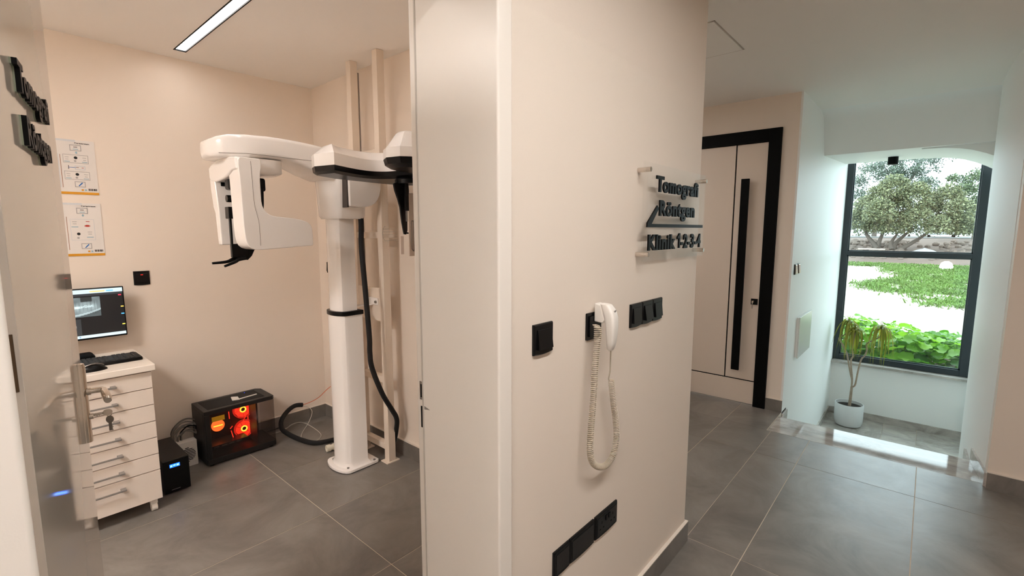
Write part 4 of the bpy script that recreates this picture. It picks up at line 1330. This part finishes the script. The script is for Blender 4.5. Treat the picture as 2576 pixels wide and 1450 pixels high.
B(PCX0 + 0.030, PCX1 - 0.004, PCY0 + 0.002, PCY0 + 0.006, 0.048, 0.340).build('front_glass', SMOKE, pc)
B(PCX1 - 0.008, PCX1 - 0.004, PCY0 + 0.006, PCY1 - 0.004, 0.048, 0.340).build('side_glass', SIDEGL, pc)
B(PCX0 + 0.02, PCX1 - 0.11, 3.535, 3.545, 0.05, 0.335).build('motherboard', mat('board_black', (24, 14, 14), 0.5, noise=(60, 0.6)), pc)
B(PCX1 - 0.115, PCX1 - 0.105, 3.36, PCY1 - 0.012, 0.05, 0.335).build('inner_wall', mat('inner_dark', (34, 24, 22), 0.5), pc)
B(PCX0 + 0.03, 1.16, 3.40, 3.53, 0.085, 0.105).build('graphics_card', mat('gpu_grey', (34, 30, 30), 0.35), pc, bevel=0.003)
for i in range(4):
    B(0.95 + i * 0.045, 0.98 + i * 0.045, 3.398, 3.40, 0.092, 0.099).build('card_badge', mat('gpu_light', (96, 88, 84), 0.4), pc)
REDG = emit('fan_red', (255, 52, 28), 1.3)
ORNG = emit('fan_orange', (255, 96, 36), 2.0)
YELG = emit('fan_yellow', (255, 190, 60), 2.4)
DRED = emit('fan_dim', (190, 26, 16), 1.2)
pump = MB().lathe([(0.001, 0), (0.038, 0), (0.040, 0.012), (0.001, 0.012)], (0, 0, 0), 28).xf(Matrix.Translation((1.018, 3.535, 0.192)) @ Matrix.Rotation(PI / 2, 4, 'X')).build('cooler_pump', ORNG, pc)
B(0.990, 1.046, 3.5215, 3.523, 0.187, 0.194).build('pump_bar', YELG, pump)
for cz in (0.135, 0.272):
    fx_, fy_ = 1.165, 3.50
    fh = MB().lathe([(0.056, 0), (0.062, 0), (0.062, 0.02), (0.056, 0.02), (0.056, 0)], (0, 0, 0), 28, cap=False).xf(Matrix.Translation((fx_, fy_, cz)) @ Matrix.Rotation(PI / 2, 4, 'X')).build('fan', DRED, pc)
    for a in range(9):
        aa = 2 * PI * a / 9
        r0, r1 = 0.022, 0.054
        P4 = [(r0 * math.cos(aa), r0 * math.sin(aa)), (r1 * math.cos(aa - 0.1), r1 * math.sin(aa - 0.1)), (r1 * math.cos(aa + 0.55), r1 * math.sin(aa + 0.55)), (r0 * math.cos(aa + 0.6), r0 * math.sin(aa + 0.6))]
        MB().add([(fx_ + x, fy_ - 0.012, cz + z) for x, z in P4] + [(fx_ + x, fy_ - 0.009, cz + z) for x, z in P4], [(0, 1, 2, 3), (7, 6, 5, 4), (0, 1, 5, 4), (1, 2, 6, 5), (2, 3, 7, 6), (3, 0, 4, 7)]).build('blade', REDG, fh)
    MB().lathe([(0.013, 0), (0.021, 0), (0.021, 0.004), (0.013, 0.004), (0.013, 0)], (0, 0, 0), 22, cap=False).xf(Matrix.Translation((fx_, fy_ - 0.013, cz)) @ Matrix.Rotation(PI / 2, 4, 'X')).build('fan_hub', YELG, fh)
for x0, x1, z0, z1 in ((0.925, 0.931, 0.13, 0.30), (1.196, 1.201, 0.09, 0.325)):
    B(x0, x1, 3.50, 3.505, z0, z1).build('light_strip', REDG, pc)
for pts in (((1.168, 3.45, 0.235), (1.150, 3.45, 0.205), (1.185, 3.45, 0.185)), ((1.155, 3.45, 0.085), (1.185, 3.45, 0.115)), ((1.085, 3.46, 0.105), (1.075, 3.46, 0.155)), ((1.08, 3.46, 0.085), (1.10, 3.46, 0.070)), ((1.07, 3.46, 0.17), (1.085, 3.46, 0.185)), ((1.07, 3.46, 0.24), (1.068, 3.46, 0.29)), ((1.10, 3.42, 0.328), (1.13, 3.42, 0.328))):
    MB().tube(list(pts), 0.0028, 6).build('light_strip', REDG, pc)
B(0.932, 1.005, 3.3385, 3.3395, 0.290, 0.322).build('sticker', mat('yellow_sticker', (196, 150, 20), 0.5), pc)

dg_ = thing('wifi_dongle', 'white stick antenna lying on the black computer tower', 'antenna', (1.17, 3.45, 0.3675))
MB().prism([(1.085, 3.43), (1.125, 3.415), (1.135, 3.475), (1.10, 3.50)], 0.3675, 0.376).build('plug', WHITEP, dg_, bevel=0.002)
MB().prism([(1.122, 3.420), (1.245, 3.438), (1.244, 3.447), (1.122, 3.430)], 0.3675, 0.374).build('stick', WHITEP, dg_, bevel=0.002)

# cable tangle between power supply and tower: single loops
_rc = random.Random(5)
for i in range(9):
    r = 0.085 - 0.005 * i + _rc.uniform(-0.004, 0.004)
    cx_, cz_ = 0.835 + _rc.uniform(-0.012, 0.02), 0.185 + _rc.uniform(-0.01, 0.01)
    y_ = 3.555 - 0.007 * i
    a0, a1 = (PI * 1.02, PI * 0.12) if i < 6 else (PI * 0.95, PI * 0.25)
    pts = [(cx_ + r * math.cos(a0 + (a1 - a0) * k / 14), y_ + 0.004 * math.sin(k), cz_ + r * 1.05 * math.sin(a0 + (a1 - a0) * k / 14)) for k in range(15)]
    pts = [(cx_ - r * 1.1, y_, 0.02)] + pts + [(0.885, y_, pts[-1][2] - 0.02)]
    m_ = GREYC if i % 3 else (BLACKM if i == 0 or i == 6 else mat('pale_cable', (150, 146, 140), 0.5))
    o = MB().tube(spline(pts, 3), 0.0042, 7).build('coiled_cable', m_, smooth=60)
    tag(o, 'loop of grey or black cable bundled behind the power supply', 'cable', 'cables bundled behind the power supply')

# black hose loop with the orange and white cables
lp_ = thing('hose_loop', 'thick black cable hose curling from the floor beside the tower', 'hose', (1.48, 3.3, 0.0))
MB().tube(spline([(1.60, 3.535, 0.168), (1.545, 3.54, 0.176), (1.485, 3.53, 0.155), (1.425, 3.50, 0.112), (1.405, 3.46, 0.065), (1.42, 3.40, 0.036), (1.445, 3.29, 0.022), (1.485, 3.15, 0.020), (1.56, 3.10, 0.020), (1.66, 3.07, 0.020), (1.72, 2.97, 0.020)], 7), 0.0165, 10).build('hose', mat('black_braid', (14, 13, 13), 0.75), lp_, smooth=60)
tag(MB().tube(spline([(1.585, 3.535, 0.168), (1.66, 3.53, 0.175), (1.73, 3.53, 0.195), (1.79, 3.53, 0.235), (1.826, 3.52, 0.262)], 6), 0.0025, 6).build('orange_cable', mat('orange_fibre', (206, 92, 30), 0.45), smooth=60), 'thin orange cable rising from the black hose end', 'cable')
tag(MB().tube(spline([(1.59, 3.53, 0.166), (1.645, 3.52, 0.135), (1.655, 3.50, 0.10), (1.60, 3.45, 0.05), (1.50, 3.36, 0.012), (1.47, 3.25, 0.004), (1.53, 3.20, 0.004), (1.60, 3.26, 0.006), (1.61, 3.38, 0.02), (1.56, 3.46, 0.06), (1.50, 3.50, 0.055), (1.44, 3.52, 0.02), (1.33, 3.56, 0.006)], 8), 0.0022, 6).build('white_cable', mat('white_cable', (196, 190, 182), 0.5), smooth=60), 'thin white cable looping on the floor inside the black hose', 'cable')
tag(MB().tube([(1.32, 3.50, 0.055), (1.36, 3.50, 0.055), (1.40, 3.49, 0.062)], 0.003, 6).build('plug_lead', BLACKM, smooth=60), 'short black lead from tower to black hose', 'cable')
pf = thing('pipe_fitting', 'ivory plastic pipe fitting lying beside the column foot', 'pipe fitting', (1.53, 2.97, 0))
_px = Matrix.Translation((1.497, 2.985, 0.024)) @ Matrix.Rotation(-0.12, 4, 'Z') @ Matrix.Rotation(PI / 2, 4, 'Y')
MB().lathe([(0.018, 0.0), (0.0235, 0.0), (0.0235, 0.026), (0.018, 0.026), (0.018, 0.0)], (0, 0, 0), 24, cap=False).xf(_px).build('socket_end', PVC, pf, smooth=40)
MB().lathe([(0.017, 0.026), (0.0185, 0.026), (0.0185, 0.042), (0.0225, 0.044), (0.0225, 0.07), (0.001, 0.07), (0.001, 0.030), (0.017, 0.028)], (0, 0, 0), 24).xf(_px).build('collar', PVC, pf, smooth=40)

# panel box on stair wall ----------------------------------------------------------------------------
pb = thing('fuse_box', 'white square fuse box cover on the stairwell wall', 'fuse box', (4.95, 0.82, 0.40))
B(4.70, 5.22, 0.803, 0.8198, 0.395, 0.745).build('box', NICHE, pb)
B(4.69, 5.23, 0.793, 0.803, 0.388, 0.752).build('cover', mat('pale_cover', (222, 224, 220), 0.25), pb, bevel=0.002)

# ------------------------------------------------------------------ potted plant
PXc, PYc = 6.74, 0.575
pt = thing('potted_plant', 'spindly potted dracaena with three drooping heads in a white pot', 'plant', (PXc, PYc, ZL))
POTM = bpy.data.materials.new('ribbed_pot')
POTM.use_nodes = True
_nt = POTM.node_tree
_b = _nt.nodes['Principled BSDF']
_b.inputs['Base Color'].default_value = lin((214, 216, 216))
_b.inputs['Roughness'].default_value = 0.5
_tc = _nt.nodes.new('ShaderNodeTexCoord')
_mp = _nt.nodes.new('ShaderNodeMapping')
_mp.inputs['Scale'].default_value = (60, 60, 6)
_no = _nt.nodes.new('ShaderNodeTexNoise')
_no.inputs['Scale'].default_value = 1.6
_bu = _nt.nodes.new('ShaderNodeBump')
_bu.inputs['Strength'].default_value = 0.5
_bu.inputs['Distance'].default_value = 0.004
_nt.links.new(_tc.outputs['Object'], _mp.inputs[0]); _nt.links.new(_mp.outputs[0], _no.inputs['Vector']); _nt.links.new(_no.outputs['Fac'], _bu.inputs['Height']); _nt.links.new(_bu.outputs[0], _b.inputs['Normal'])
MB().lathe([(0.10, 0), (0.128, 0.012), (0.140, 0.05), (0.143, 0.10), (0.143, 0.262), (0.138, 0.268), (0.132, 0.265), (0.130, 0.20), (0.12, 0.19)], (PXc, PYc, ZL), 40).build('pot', POTM, pt, smooth=40)
MB().lathe([(0.001, 0.0), (0.131, 0.0), (0.131, 0.012), (0.06, 0.018), (0.001, 0.018)], (PXc, PYc, ZL + 0.218), 28).build('soil', SOIL, pt, smooth=40)
BARK = mat('pale_bark', (158, 140, 122), 0.8, noise=(60, 0.25), bump=(160, 0.5))


def pp(y, z, dx=0.0):
    return (PXc + dx, y, z)


MB().tube(spline([pp(0.572, -0.575), pp(0.568, -0.45), pp(0.565, -0.33)], 5), 0.017, 10, r1=0.013).build('trunk', BARK, pt, smooth=60)
branches = (
    [pp(0.566, -0.335), pp(0.570, -0.25), pp(0.590, -0.17), pp(0.625, -0.01), pp(0.642, 0.06), pp(0.70, 0.175), pp(0.728, 0.215), pp(0.715, 0.245), pp(0.66, 0.30), pp(0.64, 0.40)],
    [pp(0.566, -0.335, -0.01), pp(0.566, -0.22, -0.03), pp(0.590, -0.02, -0.05), pp(0.574, 0.05, -0.06), pp(0.586, 0.12, -0.07), pp(0.582, 0.22, -0.08), pp(0.570, 0.33, -0.08)],
    [pp(0.562, -0.335), pp(0.535, -0.30), pp(0.520, -0.14), pp(0.500, 0.005), pp(0.470, 0.06), pp(0.455, 0.13), pp(0.462, 0.20), pp(0.40, 0.255), pp(0.345, 0.305), pp(0.334, 0.37)])
for br in branches:
    MB().tube(spline(br, 5), 0.0095, 8, r1=0.007).build('branch', BARK, pt, smooth=60)


def leaf_mat(name, a, b_, trans=0.35):
    m = bpy.data.materials.new(name)
    m.use_nodes = True
    nt = m.node_tree
    b = nt.nodes['Principled BSDF']
    inf = nt.nodes.new('ShaderNodeObjectInfo')
    cr = nt.nodes.new('ShaderNodeValToRGB')
    cr.color_ramp.elements[0].color = lin(a)
    cr.color_ramp.elements[1].color = lin(b_)
    nt.links.new(inf.outputs['Random'], cr.inputs[0])
    nt.links.new(cr.outputs[0], b.inputs['Base Color'])
    b.inputs['Roughness'].default_value = 0.38
    tl = nt.nodes.new('ShaderNodeBsdfTranslucent')
    nt.links.new(cr.outputs[0], tl.inputs[0])
    mx = nt.nodes.new('ShaderNodeMixShader')
    mx.inputs[0].default_value = trans
    out = nt.nodes['Material Output']
    nt.links.new(b.outputs[0], mx.inputs[1]); nt.links.new(tl.outputs[0], mx.inputs[2]); nt.links.new(mx.outputs[0], out.inputs[0])
    return m


DRAC = leaf_mat('dracaena_leaf', (112, 122, 34), (166, 158, 62), 0.5)
_rp = random.Random(11)


def strap(L, droop, w=0.0065, n=8):
    """strap leaf leaving the origin along +x and up, then hanging down"""
    mb = MB()
    pts = []
    for i in range(n + 1):
        t = i / n
        x = L * (0.32 * math.sin(t * PI * 0.62) + 0.02 * t)
        z = L * (0.22 * math.sin(t * PI * 0.55) - droop * t * t)
        pts.append((x, z, w * (0.55 + 0.9 * math.sin(PI * min(1, 0.25 + t * 0.75))) * (1 - t ** 4)))
    v = []
    for x, z, ww in pts:
        v += [(x, -ww, z), (x, ww, z)]
    return mb.add(v, [(2 * i, 2 * i + 1, 2 * i + 3, 2 * i + 2) for i in range(n)])


_straps = []
for k in range(5):
    o = strap(0.34 + 0.035 * k, 0.95 + 0.08 * (k % 3)).build('leaf', DRAC, pt, local=True, smooth=60)
    _straps.append(o.data)
    bpy.data.objects.remove(o, do_unlink=True)
_Wp = WM(pt).inverted()
for hx, hy_, hz, nn in ((0.0, 0.64, 0.42, 36), (-0.08, 0.570, 0.35, 36), (0.0, 0.334, 0.39, 34)):
    for i in range(nn):
        o = bpy.data.objects.new('leaf', _rp.choice(_straps))
        COL.objects.link(o)
        o.parent = pt
        o.location = _Wp @ Vector((PXc + hx, hy_, hz - 0.05 * i / nn + 0.03))
        o.rotation_euler = (0, _rp.uniform(-0.25, 0.3), 2.399 * i + _rp.uniform(-0.3, 0.3))
        s_ = _rp.uniform(0.8, 1.12)
        o.scale = (s_ * 0.8, s_, s_)
    for i in range(4):
        MB().tube(spline([(PXc + hx, hy_, hz), (PXc + hx, hy_ + 0.012 * math.cos(i * 1.7), hz + 0.05), (PXc + hx + 0.01 * math.sin(i), hy_ + 0.03 * math.cos(i * 1.7), hz + 0.09)], 3), 0.003, 5, r1=0.001).build('young_leaf', DRAC, pt)

# ------------------------------------------------------------------ outdoors
ZG = -0.35


def sand_material():
    m = bpy.data.materials.new('pale_sand')
    m.use_nodes = True
    nt = m.node_tree
    b = nt.nodes['Principled BSDF']
    geo = nt.nodes.new('ShaderNodeNewGeometry')
    n = nt.nodes.new('ShaderNodeTexNoise')
    n.inputs['Scale'].default_value = 0.6
    n.inputs['Detail'].default_value = 9
    nt.links.new(geo.outputs['Position'], n.inputs['Vector'])
    cr = nt.nodes.new('ShaderNodeValToRGB')
    cr.color_ramp.elements[0].position = 0.3
    cr.color_ramp.elements[0].color = lin((128, 116, 104))
    cr.color_ramp.elements[1].position = 0.7
    cr.color_ramp.elements[1].color = lin((172, 160, 146))
    nt.links.new(n.outputs['Fac'], cr.inputs[0])
    nt.links.new(cr.outputs[0], b.inputs['Base Color'])
    b.inputs['Roughness'].default_value = 0.95
    return m


SAND = sand_material()
struct(B(7.32, 160, -90, 90, ZG - 0.2, ZG), 'ground', SAND, 'pale sandy ground outside the window', 'ground')
# embankment of earth carrying the road behind the trees
_em = [(33.5, ZG - 0.1), (36, 0.0), (38, 0.35), (41, 0.75), (43, 0.92), (60, 0.95), (60, ZG - 0.1)]
EARTH = mat('pinkish_earth', (104, 87, 77), 0.95, noise=(0.9, 0.25), bump=(6, 0.6))
struct(MB().extr(_em, 'y', -45, 60), 'embankment', EARTH, 'low bank of pinkish earth behind the lawn', 'ground', smooth=40)
struct(B(46, 55, -45, 60, 0.94, 0.97), 'road', mat('pale_road', (104, 102, 99), 0.9), 'pale road on top of the bank', 'road')
struct(B(7.33, 8.9, -8, 6, ZG, ZG + 0.06), 'planting_bed', mat('bed_soil', (86, 74, 58), 0.95, noise=(8, 0.3)), 'soil bed directly outside the window', 'ground')
B_k = struct(B(8.9, 9.05, -8, 0.2, ZG, ZG + 0.16), 'trim_kerb', mat('kerb_concrete', (190, 194, 194), 0.9), 'pale concrete kerb beside the weed bed', 'kerb')

# grass patches: uncountable
_rg_ = random.Random(21)


def grass_inside(x, y):
    # boundary of the green patches, plan coordinates
    if 15.5 < x < 17.6 and -3.5 < y < -0.05 + (x - 15.5) * 0.12:
        return True
    if 18.2 < x < 26:
        lim = 1.75 - abs(x - 20.3) * 0.28 if x < 24 else 0.7
        return -4.5 < y < lim
    if 26 <= x < 33.5:
        return -6 < y < 1.2 + (x - 26) * 0.08 or (x > 31 and y < 5.0)
    return False


gv, gf = [], []
cnt = 0
while cnt < 42000:
    x = _rg_.uniform(15.0, 34.0)
    y = _rg_.uniform(-4.5, 5.2)
    gapn = math.sin(x * 2.1 + 1.3 * math.sin(y * 3.7)) + math.sin(y * 4.3 + x * 0.7) + 0.8 * math.sin(x * 5.3 - y * 6.1)
    if gapn < -1.15 + _rg_.gauss(0, 0.25):
        continue
    if not grass_inside(x + _rg_.gauss(0, 0.35), y + _rg_.gauss(0, 0.22)):
        continue
    cnt += 1
    h = _rg_.uniform(0.03, 0.10) * (1.3 if _rg_.random() < 0.2 else 1)
    a = _rg_.uniform(0, PI * 2)
    w = _rg_.uniform(0.010, 0.026)
    dx, dy = math.cos(a) * w, math.sin(a) * w
    lx, ly = _rg_.gauss(0, 0.05), _rg_.gauss(0, 0.05)
    k = len(gv)
    gv += [(x - dx, y - dy, ZG), (x + dx, y + dy, ZG), (x + lx + dx * 0.6, y + ly + dy * 0.6, ZG + h), (x + lx - dx * 0.6, y + ly - dy * 0.6, ZG + h)]
    gf.append((k, k + 1, k + 2, k + 3))
gm = MB(); gm.v, gm.f, gm.m = gv, gf, [0] * len(gf)
GRASS = mat('fresh_grass', (90, 118, 46), 0.7, noise=(1.5, 0.4))
tag(gm.build('grass', GRASS), 'patchy low green grass on the sandy ground', 'grass', kind='stuff')

# broad leaved weeds beneath the window: each plant a thing, each leaf a part
WEED = leaf_mat('weed_leaf', (70, 124, 30), (148, 198, 56), 0.45)


def round_leaf():
    """lobed, slightly cupped leaf about 1 unit across lying in XY with the stalk at the origin"""
    n = 14
    v = [(0.42, 0, 0.0)]
    for i in range(n):
        a = 2 * PI * i / n
        r = 0.5 * (1 + 0.09 * math.cos(5 * a)) * (0.72 if i == n // 2 else 1.0)
        v.append((0.42 + r * math.cos(a), r * math.sin(a), 0.10 * math.cos(2 * a) + 0.07 * (i % 2)))
    return MB().add(v, [(0, 1 + i, 1 + (i + 1) % n) for i in range(n)])


_rw = random.Random(33)
_wl = None
_weed_desc = ('nearest the left stile', 'behind the dracaena', 'in front of the middle pane', 'near the mullion')
spots = []
for i in range(22):
    yy = 1.40 - 0.108 * i
    spots.append((7.62 + 0.30 * (i % 4), yy))
for i, (wx, wy) in enumerate(spots):
    hgt = 0.62 - 0.17 * (i / 21.0) + _rw.uniform(-0.05, 0.05)
    wt = thing('mallow_weed', 'broad leaved green weed growing against the window outside', 'weed', (wx, wy, ZG + 0.06), group='weeds in the bed outside the window')
    Wi = WM(wt).inverted()
    for s_ in range(3):
        a = 2.1 * s_ + i
        MB().tube(spline([(wx, wy, ZG + 0.06), (wx + 0.08 * math.cos(a), wy + 0.08 * math.sin(a), ZG + hgt * 0.5), (wx + 0.14 * math.cos(a), wy + 0.14 * math.sin(a), ZG + hgt * 0.95)], 3), 0.006, 5, r1=0.003).build('stem', WEED, wt)
    for k in range(36):
        if _wl is None:
            o = round_leaf().build('leaf', WEED, wt, local=True, smooth=60)
            _wl = o.data
        else:
            o = bpy.data.objects.new('leaf', _wl)
            COL.objects.link(o)
            o.parent = wt
        f = (k + 0.5) / 36
        a = 2.399 * k + i
        rr = 0.20 * (1 - 0.35 * f) * _rw.uniform(0.4, 1.1)
        o.location = Wi @ Vector((wx + rr * math.cos(a), wy + rr * math.sin(a), ZG + 0.10 + (hgt - 0.06) * (0.15 + 0.85 * f ** 0.8)))
        s_ = _rw.uniform(0.11, 0.19) * (1.1 - 0.25 * f)
        o.scale = (s_, s_, s_)
        o.rotation_euler = (_rw.uniform(-0.5, 0.5), _rw.uniform(-0.2, 0.7), a)

# trees ------------------------------------------------------------------------------------------------
_rt = random.Random(77)
ICO = None


def crown_mb(clumps, size, per, seed):
    rt = random.Random(seed)
    V, F = [], []
    for cx_, cy_, cz_, rx, rz in clumps:
        n = int(per * rx * rz)
        for _ in range(n):
            u = rt.gauss(0, 1), rt.gauss(0, 1), rt.gauss(0, 1)
            l = math.sqrt(sum(c * c for c in u)) or 1
            u = [c / l for c in u]
            if u[2] < -0.45:
                u[2] = -u[2]
            r = rt.uniform(0.25, 1.06) ** 0.55
            p = Vector((cx_ + u[0] * rx * r, cy_ + u[1] * rx * r, cz_ + u[2] * rz * r))
            d = Vector((rt.gauss(0, 1), rt.gauss(0, 1), rt.gauss(0, 0.8))) + Vector(u) * 0.8
            d.normalize()
            e = d.orthogonal().normalized()
            e = (e + d.cross(e) * rt.uniform(-1, 1)).normalized()
            s_ = size * rt.uniform(0.6, 1.3)
            k = len(V)
            V += [tuple(p), tuple(p + d * s_ * 0.5 + e * s_ * 0.28), tuple(p + d * s_), tuple(p + d * s_ * 0.5 - e * s_ * 0.28)]
            F.append((k, k + 1, k + 2, k + 3))
    mb = MB()
    mb.v, mb.f, mb.m = V, F, [0] * len(F)
    return mb


def foliage_mat(name, a, b_):
    m = bpy.data.materials.new(name)
    m.use_nodes = True
    nt = m.node_tree
    b = nt.nodes['Principled BSDF']
    geo = nt.nodes.new('ShaderNodeNewGeometry')
    cr = nt.nodes.new('ShaderNodeValToRGB')
    cr.color_ramp.elements[0].color = lin(a)
    cr.color_ramp.elements[1].color = lin(b_)
    nt.links.new(geo.outputs['Random Per Island'], cr.inputs[0])
    nt.links.new(cr.outputs[0], b.inputs['Base Color'])
    b.inputs['Roughness'].default_value = 0.6
    return m


FOL1 = foliage_mat('acacia_foliage', (64, 74, 52), (150, 152, 110))
FOL2 = foliage_mat('gum_foliage', (64, 77, 66), (112, 125, 104))
FOL3 = foliage_mat('dark_foliage', (50, 64, 42), (104, 118, 76))
TRUNK = mat('grey_bark', (92, 82, 74), 0.9, noise=(3, 0.25))


def at40(px, py, X):
    k = X / 40.0
    return (5.126 - (px - 2100) * 0.02006) * k, 1.5 + (580 - py) * 0.0255 * k


def tree(name, label, X, clumps_px, trunks_px, fol, size, per, seed, group='trees outside the window'):
    cl = []
    rr = random.Random(seed + 1)
    for px, py, rpx in clumps_px:
        y, z = at40(px, py, X)
        cl.append((X + rr.uniform(-1.2, 1.2), y, z, rpx * 0.02006 * X / 40 * 1.05, rpx * 0.0255 * X / 40))
    by, bz = at40(*trunks_px[0][0], X)
    t = thing(name, label, 'tree', (X, by, bz), group=group)
    crown_mb(cl, size, per, seed).build('crown', fol, t)
    for tr in trunks_px:
        pts = []
        for j, (px, py) in enumerate(tr):
            y, z = at40(px, py, X)
            pts.append((X + (0.3 * j), y, z))
        MB().tube(spline(pts, 4), 0.16 * X / 40, 8, r1=0.06).build('trunk', TRUNK, t, smooth=60)
    return t


tree('acacia_tree', 'broad domed grey green tree nearest the window', 37.5,
     [(2160, 562, 38), (2185, 528, 40), (2218, 500, 38), (2255, 482, 40), (2225, 540, 40), (2262, 528, 42), (2268, 570, 40), (2215, 572, 34), (2310, 505, 42), (2345, 540, 36), (2318, 556, 38), (2350, 520, 30), (2385, 512, 42), (2415, 540, 36), (2400, 572, 38), (2430, 578, 30), (2370, 575, 30)],
     [[(2226, 640), (2225, 615), (2232, 590), (2240, 560)], [(2224, 628), (2208, 610), (2190, 592), (2180, 570)], [(2262, 640), (2268, 615), (2290, 592), (2310, 575)], [(2270, 636), (2300, 618), (2330, 598), (2360, 575)], [(2262, 630), (2258, 612), (2270, 590)]], FOL1, 0.12, 4600, 5)
tree('gum_tree', 'tall thin grey gum tree behind the domed tree', 52.5,
     [(2150, 470, 34), (2190, 440, 40), (2235, 425, 42), (2280, 420, 40), (2250, 455, 40), (2300, 460, 38), (2330, 425, 34), (2335, 480, 30), (2160, 505, 30), (2365, 402, 26), (2400, 398, 22), (2130, 545, 26)],
     [[(2212, 605), (2214, 570), (2225, 520), (2250, 440)], [(2225, 520), (2280, 470), (2310, 420)]], FOL2, 0.16, 1100, 9)
tree('gum_tree', 'dark green tree at the right side of the view outside', 43.5,
     [(2420, 505, 34), (2450, 475, 38), (2470, 530, 40), (2440, 560, 40), (2490, 490, 34), (2500, 560, 40), (2395, 470, 24)],
     [[(2455, 610), (2452, 570), (2450, 500)]], FOL3, 0.15, 1600, 13)
tree('shrub', 'low dark bushes on the bank behind the trees', 57.0,
     [(2110 + 26 * i, 583 - 6 * (i % 3), 24 + 5 * (i % 2)) for i in range(16)],
     [[(2300, 605), (2302, 590)]], FOL3, 0.22, 600, 17)

# rubble, gravel heap, planks, stone and car -------------------------------------------------------------
_rr = random.Random(3)
rb = MB()
for _ in range(420):
    x = _rr.uniform(35.2, 40.5)
    y = _rr.uniform(1.2, 6.0) if _rr.random() < 0.7 else _rr.uniform(-6, 1.5)
    z = 0.0 + (x - 36) * 0.18
    s_ = _rr.uniform(0.05, 0.2)
    rb.loft([[(x + s_ * c_ * math.cos(2 * PI * k / 6 + x), y + s_ * c_ * math.sin(2 * PI * k / 6 + x) * _rr.uniform(0.8, 1.2), z + dz_ * s_) for k in range(6)] for c_, dz_ in ((0.8, -0.4), (1.0, 0.2), (0.5, 0.7))])
tag(rb.build('rubble', mat('rubble_stone', (116, 101, 91), 0.95, noise=(3, 0.2)), kind='stuff'), 'loose pinkish rubble strewn over the bank', 'rubble')
gp = MB()
_g = []
for i in range(5):
    t_ = i / 4
    _g.append([(36.4 + 0.9 * (1 - t_) * math.cos(2 * PI * k / 14), 0.25 + (1.15 * (1 - t_) ** 0.8) * math.sin(2 * PI * k / 14) + _rr.uniform(-0.05, 0.05), -0.12 + 0.62 * t_ ** 0.8) for k in range(14)])
tag(gp.loft(_g).build('gravel_heap', mat('grey_gravel', (156, 148, 146), 0.95, noise=(12, 0.3), bump=(30, 0.8)), smooth=60), 'small heap of grey gravel under the tree', 'gravel')
tag(MB().box(35.9, 36.0, 2.0, 3.3, 0.36, 0.42).build('timber_plank', mat('pale_timber', (206, 190, 172), 0.8)), 'pale timber plank lying on the bank, the upper one', 'plank')
tag(MB().box(35.6, 35.7, 1.75, 2.9, 0.22, 0.28).build('timber_plank', mat('pale_timber', (206, 190, 172), 0.8)), 'pale timber plank lying on the bank, the lower one', 'plank')
st_ = MB().loft([[(30.5 + 0.3 * c_ * math.cos(2 * PI * k / 9), -0.65 + 0.26 * c_ * math.sin(2 * PI * k / 9), ZG + z_) for k in range(9)] for c_, z_ in ((0.9, -0.02), (1.0, 0.15), (0.75, 0.32), (0.3, 0.40))])
tag(st_.build('boulder', mat('pale_stone', (222, 214, 204), 0.9), smooth=60), 'single pale boulder at the edge of the grass', 'stone')
cr_ = thing('car', 'small white car parked on the road behind the trees', 'car', (51.5, -0.58, 0.97))
MB().extr([(49.8, 1.15), (49.78, 1.5), (49.95, 1.66), (50.4, 2.12), (51.9, 2.14), (52.5, 1.72), (53.3, 1.6), (53.4, 1.15)], 'y', -1.38, 0.22).build('body', mat('car_white', (200, 200, 200), 0.25), cr_, bevel=0.06)
MB().add([(49.97, -1.2, 1.72), (49.97, 0.04, 1.72), (50.33, -0.02, 2.06), (50.33, -1.14, 2.06), (50.05, -1.2, 1.72), (50.05, 0.04, 1.72), (50.41, -0.02, 2.06), (50.41, -1.14, 2.06)], [(0, 1, 2, 3), (7, 6, 5, 4), (0, 1, 5, 4), (1, 2, 6, 5), (2, 3, 7, 6), (3, 0, 4, 7)]).build('rear_window', mat('car_glass', (30, 36, 40), 0.1), cr_)
for x_ in (50.4, 52.7):
    for y_ in (-1.4, 0.08):
        MB().cyl((x_, y_, 1.25), (x_, y_ + 0.16, 1.25), 0.28, n=18).build('wheel', BLACKM, cr_, smooth=40)
bpy.context.view_layer.update()
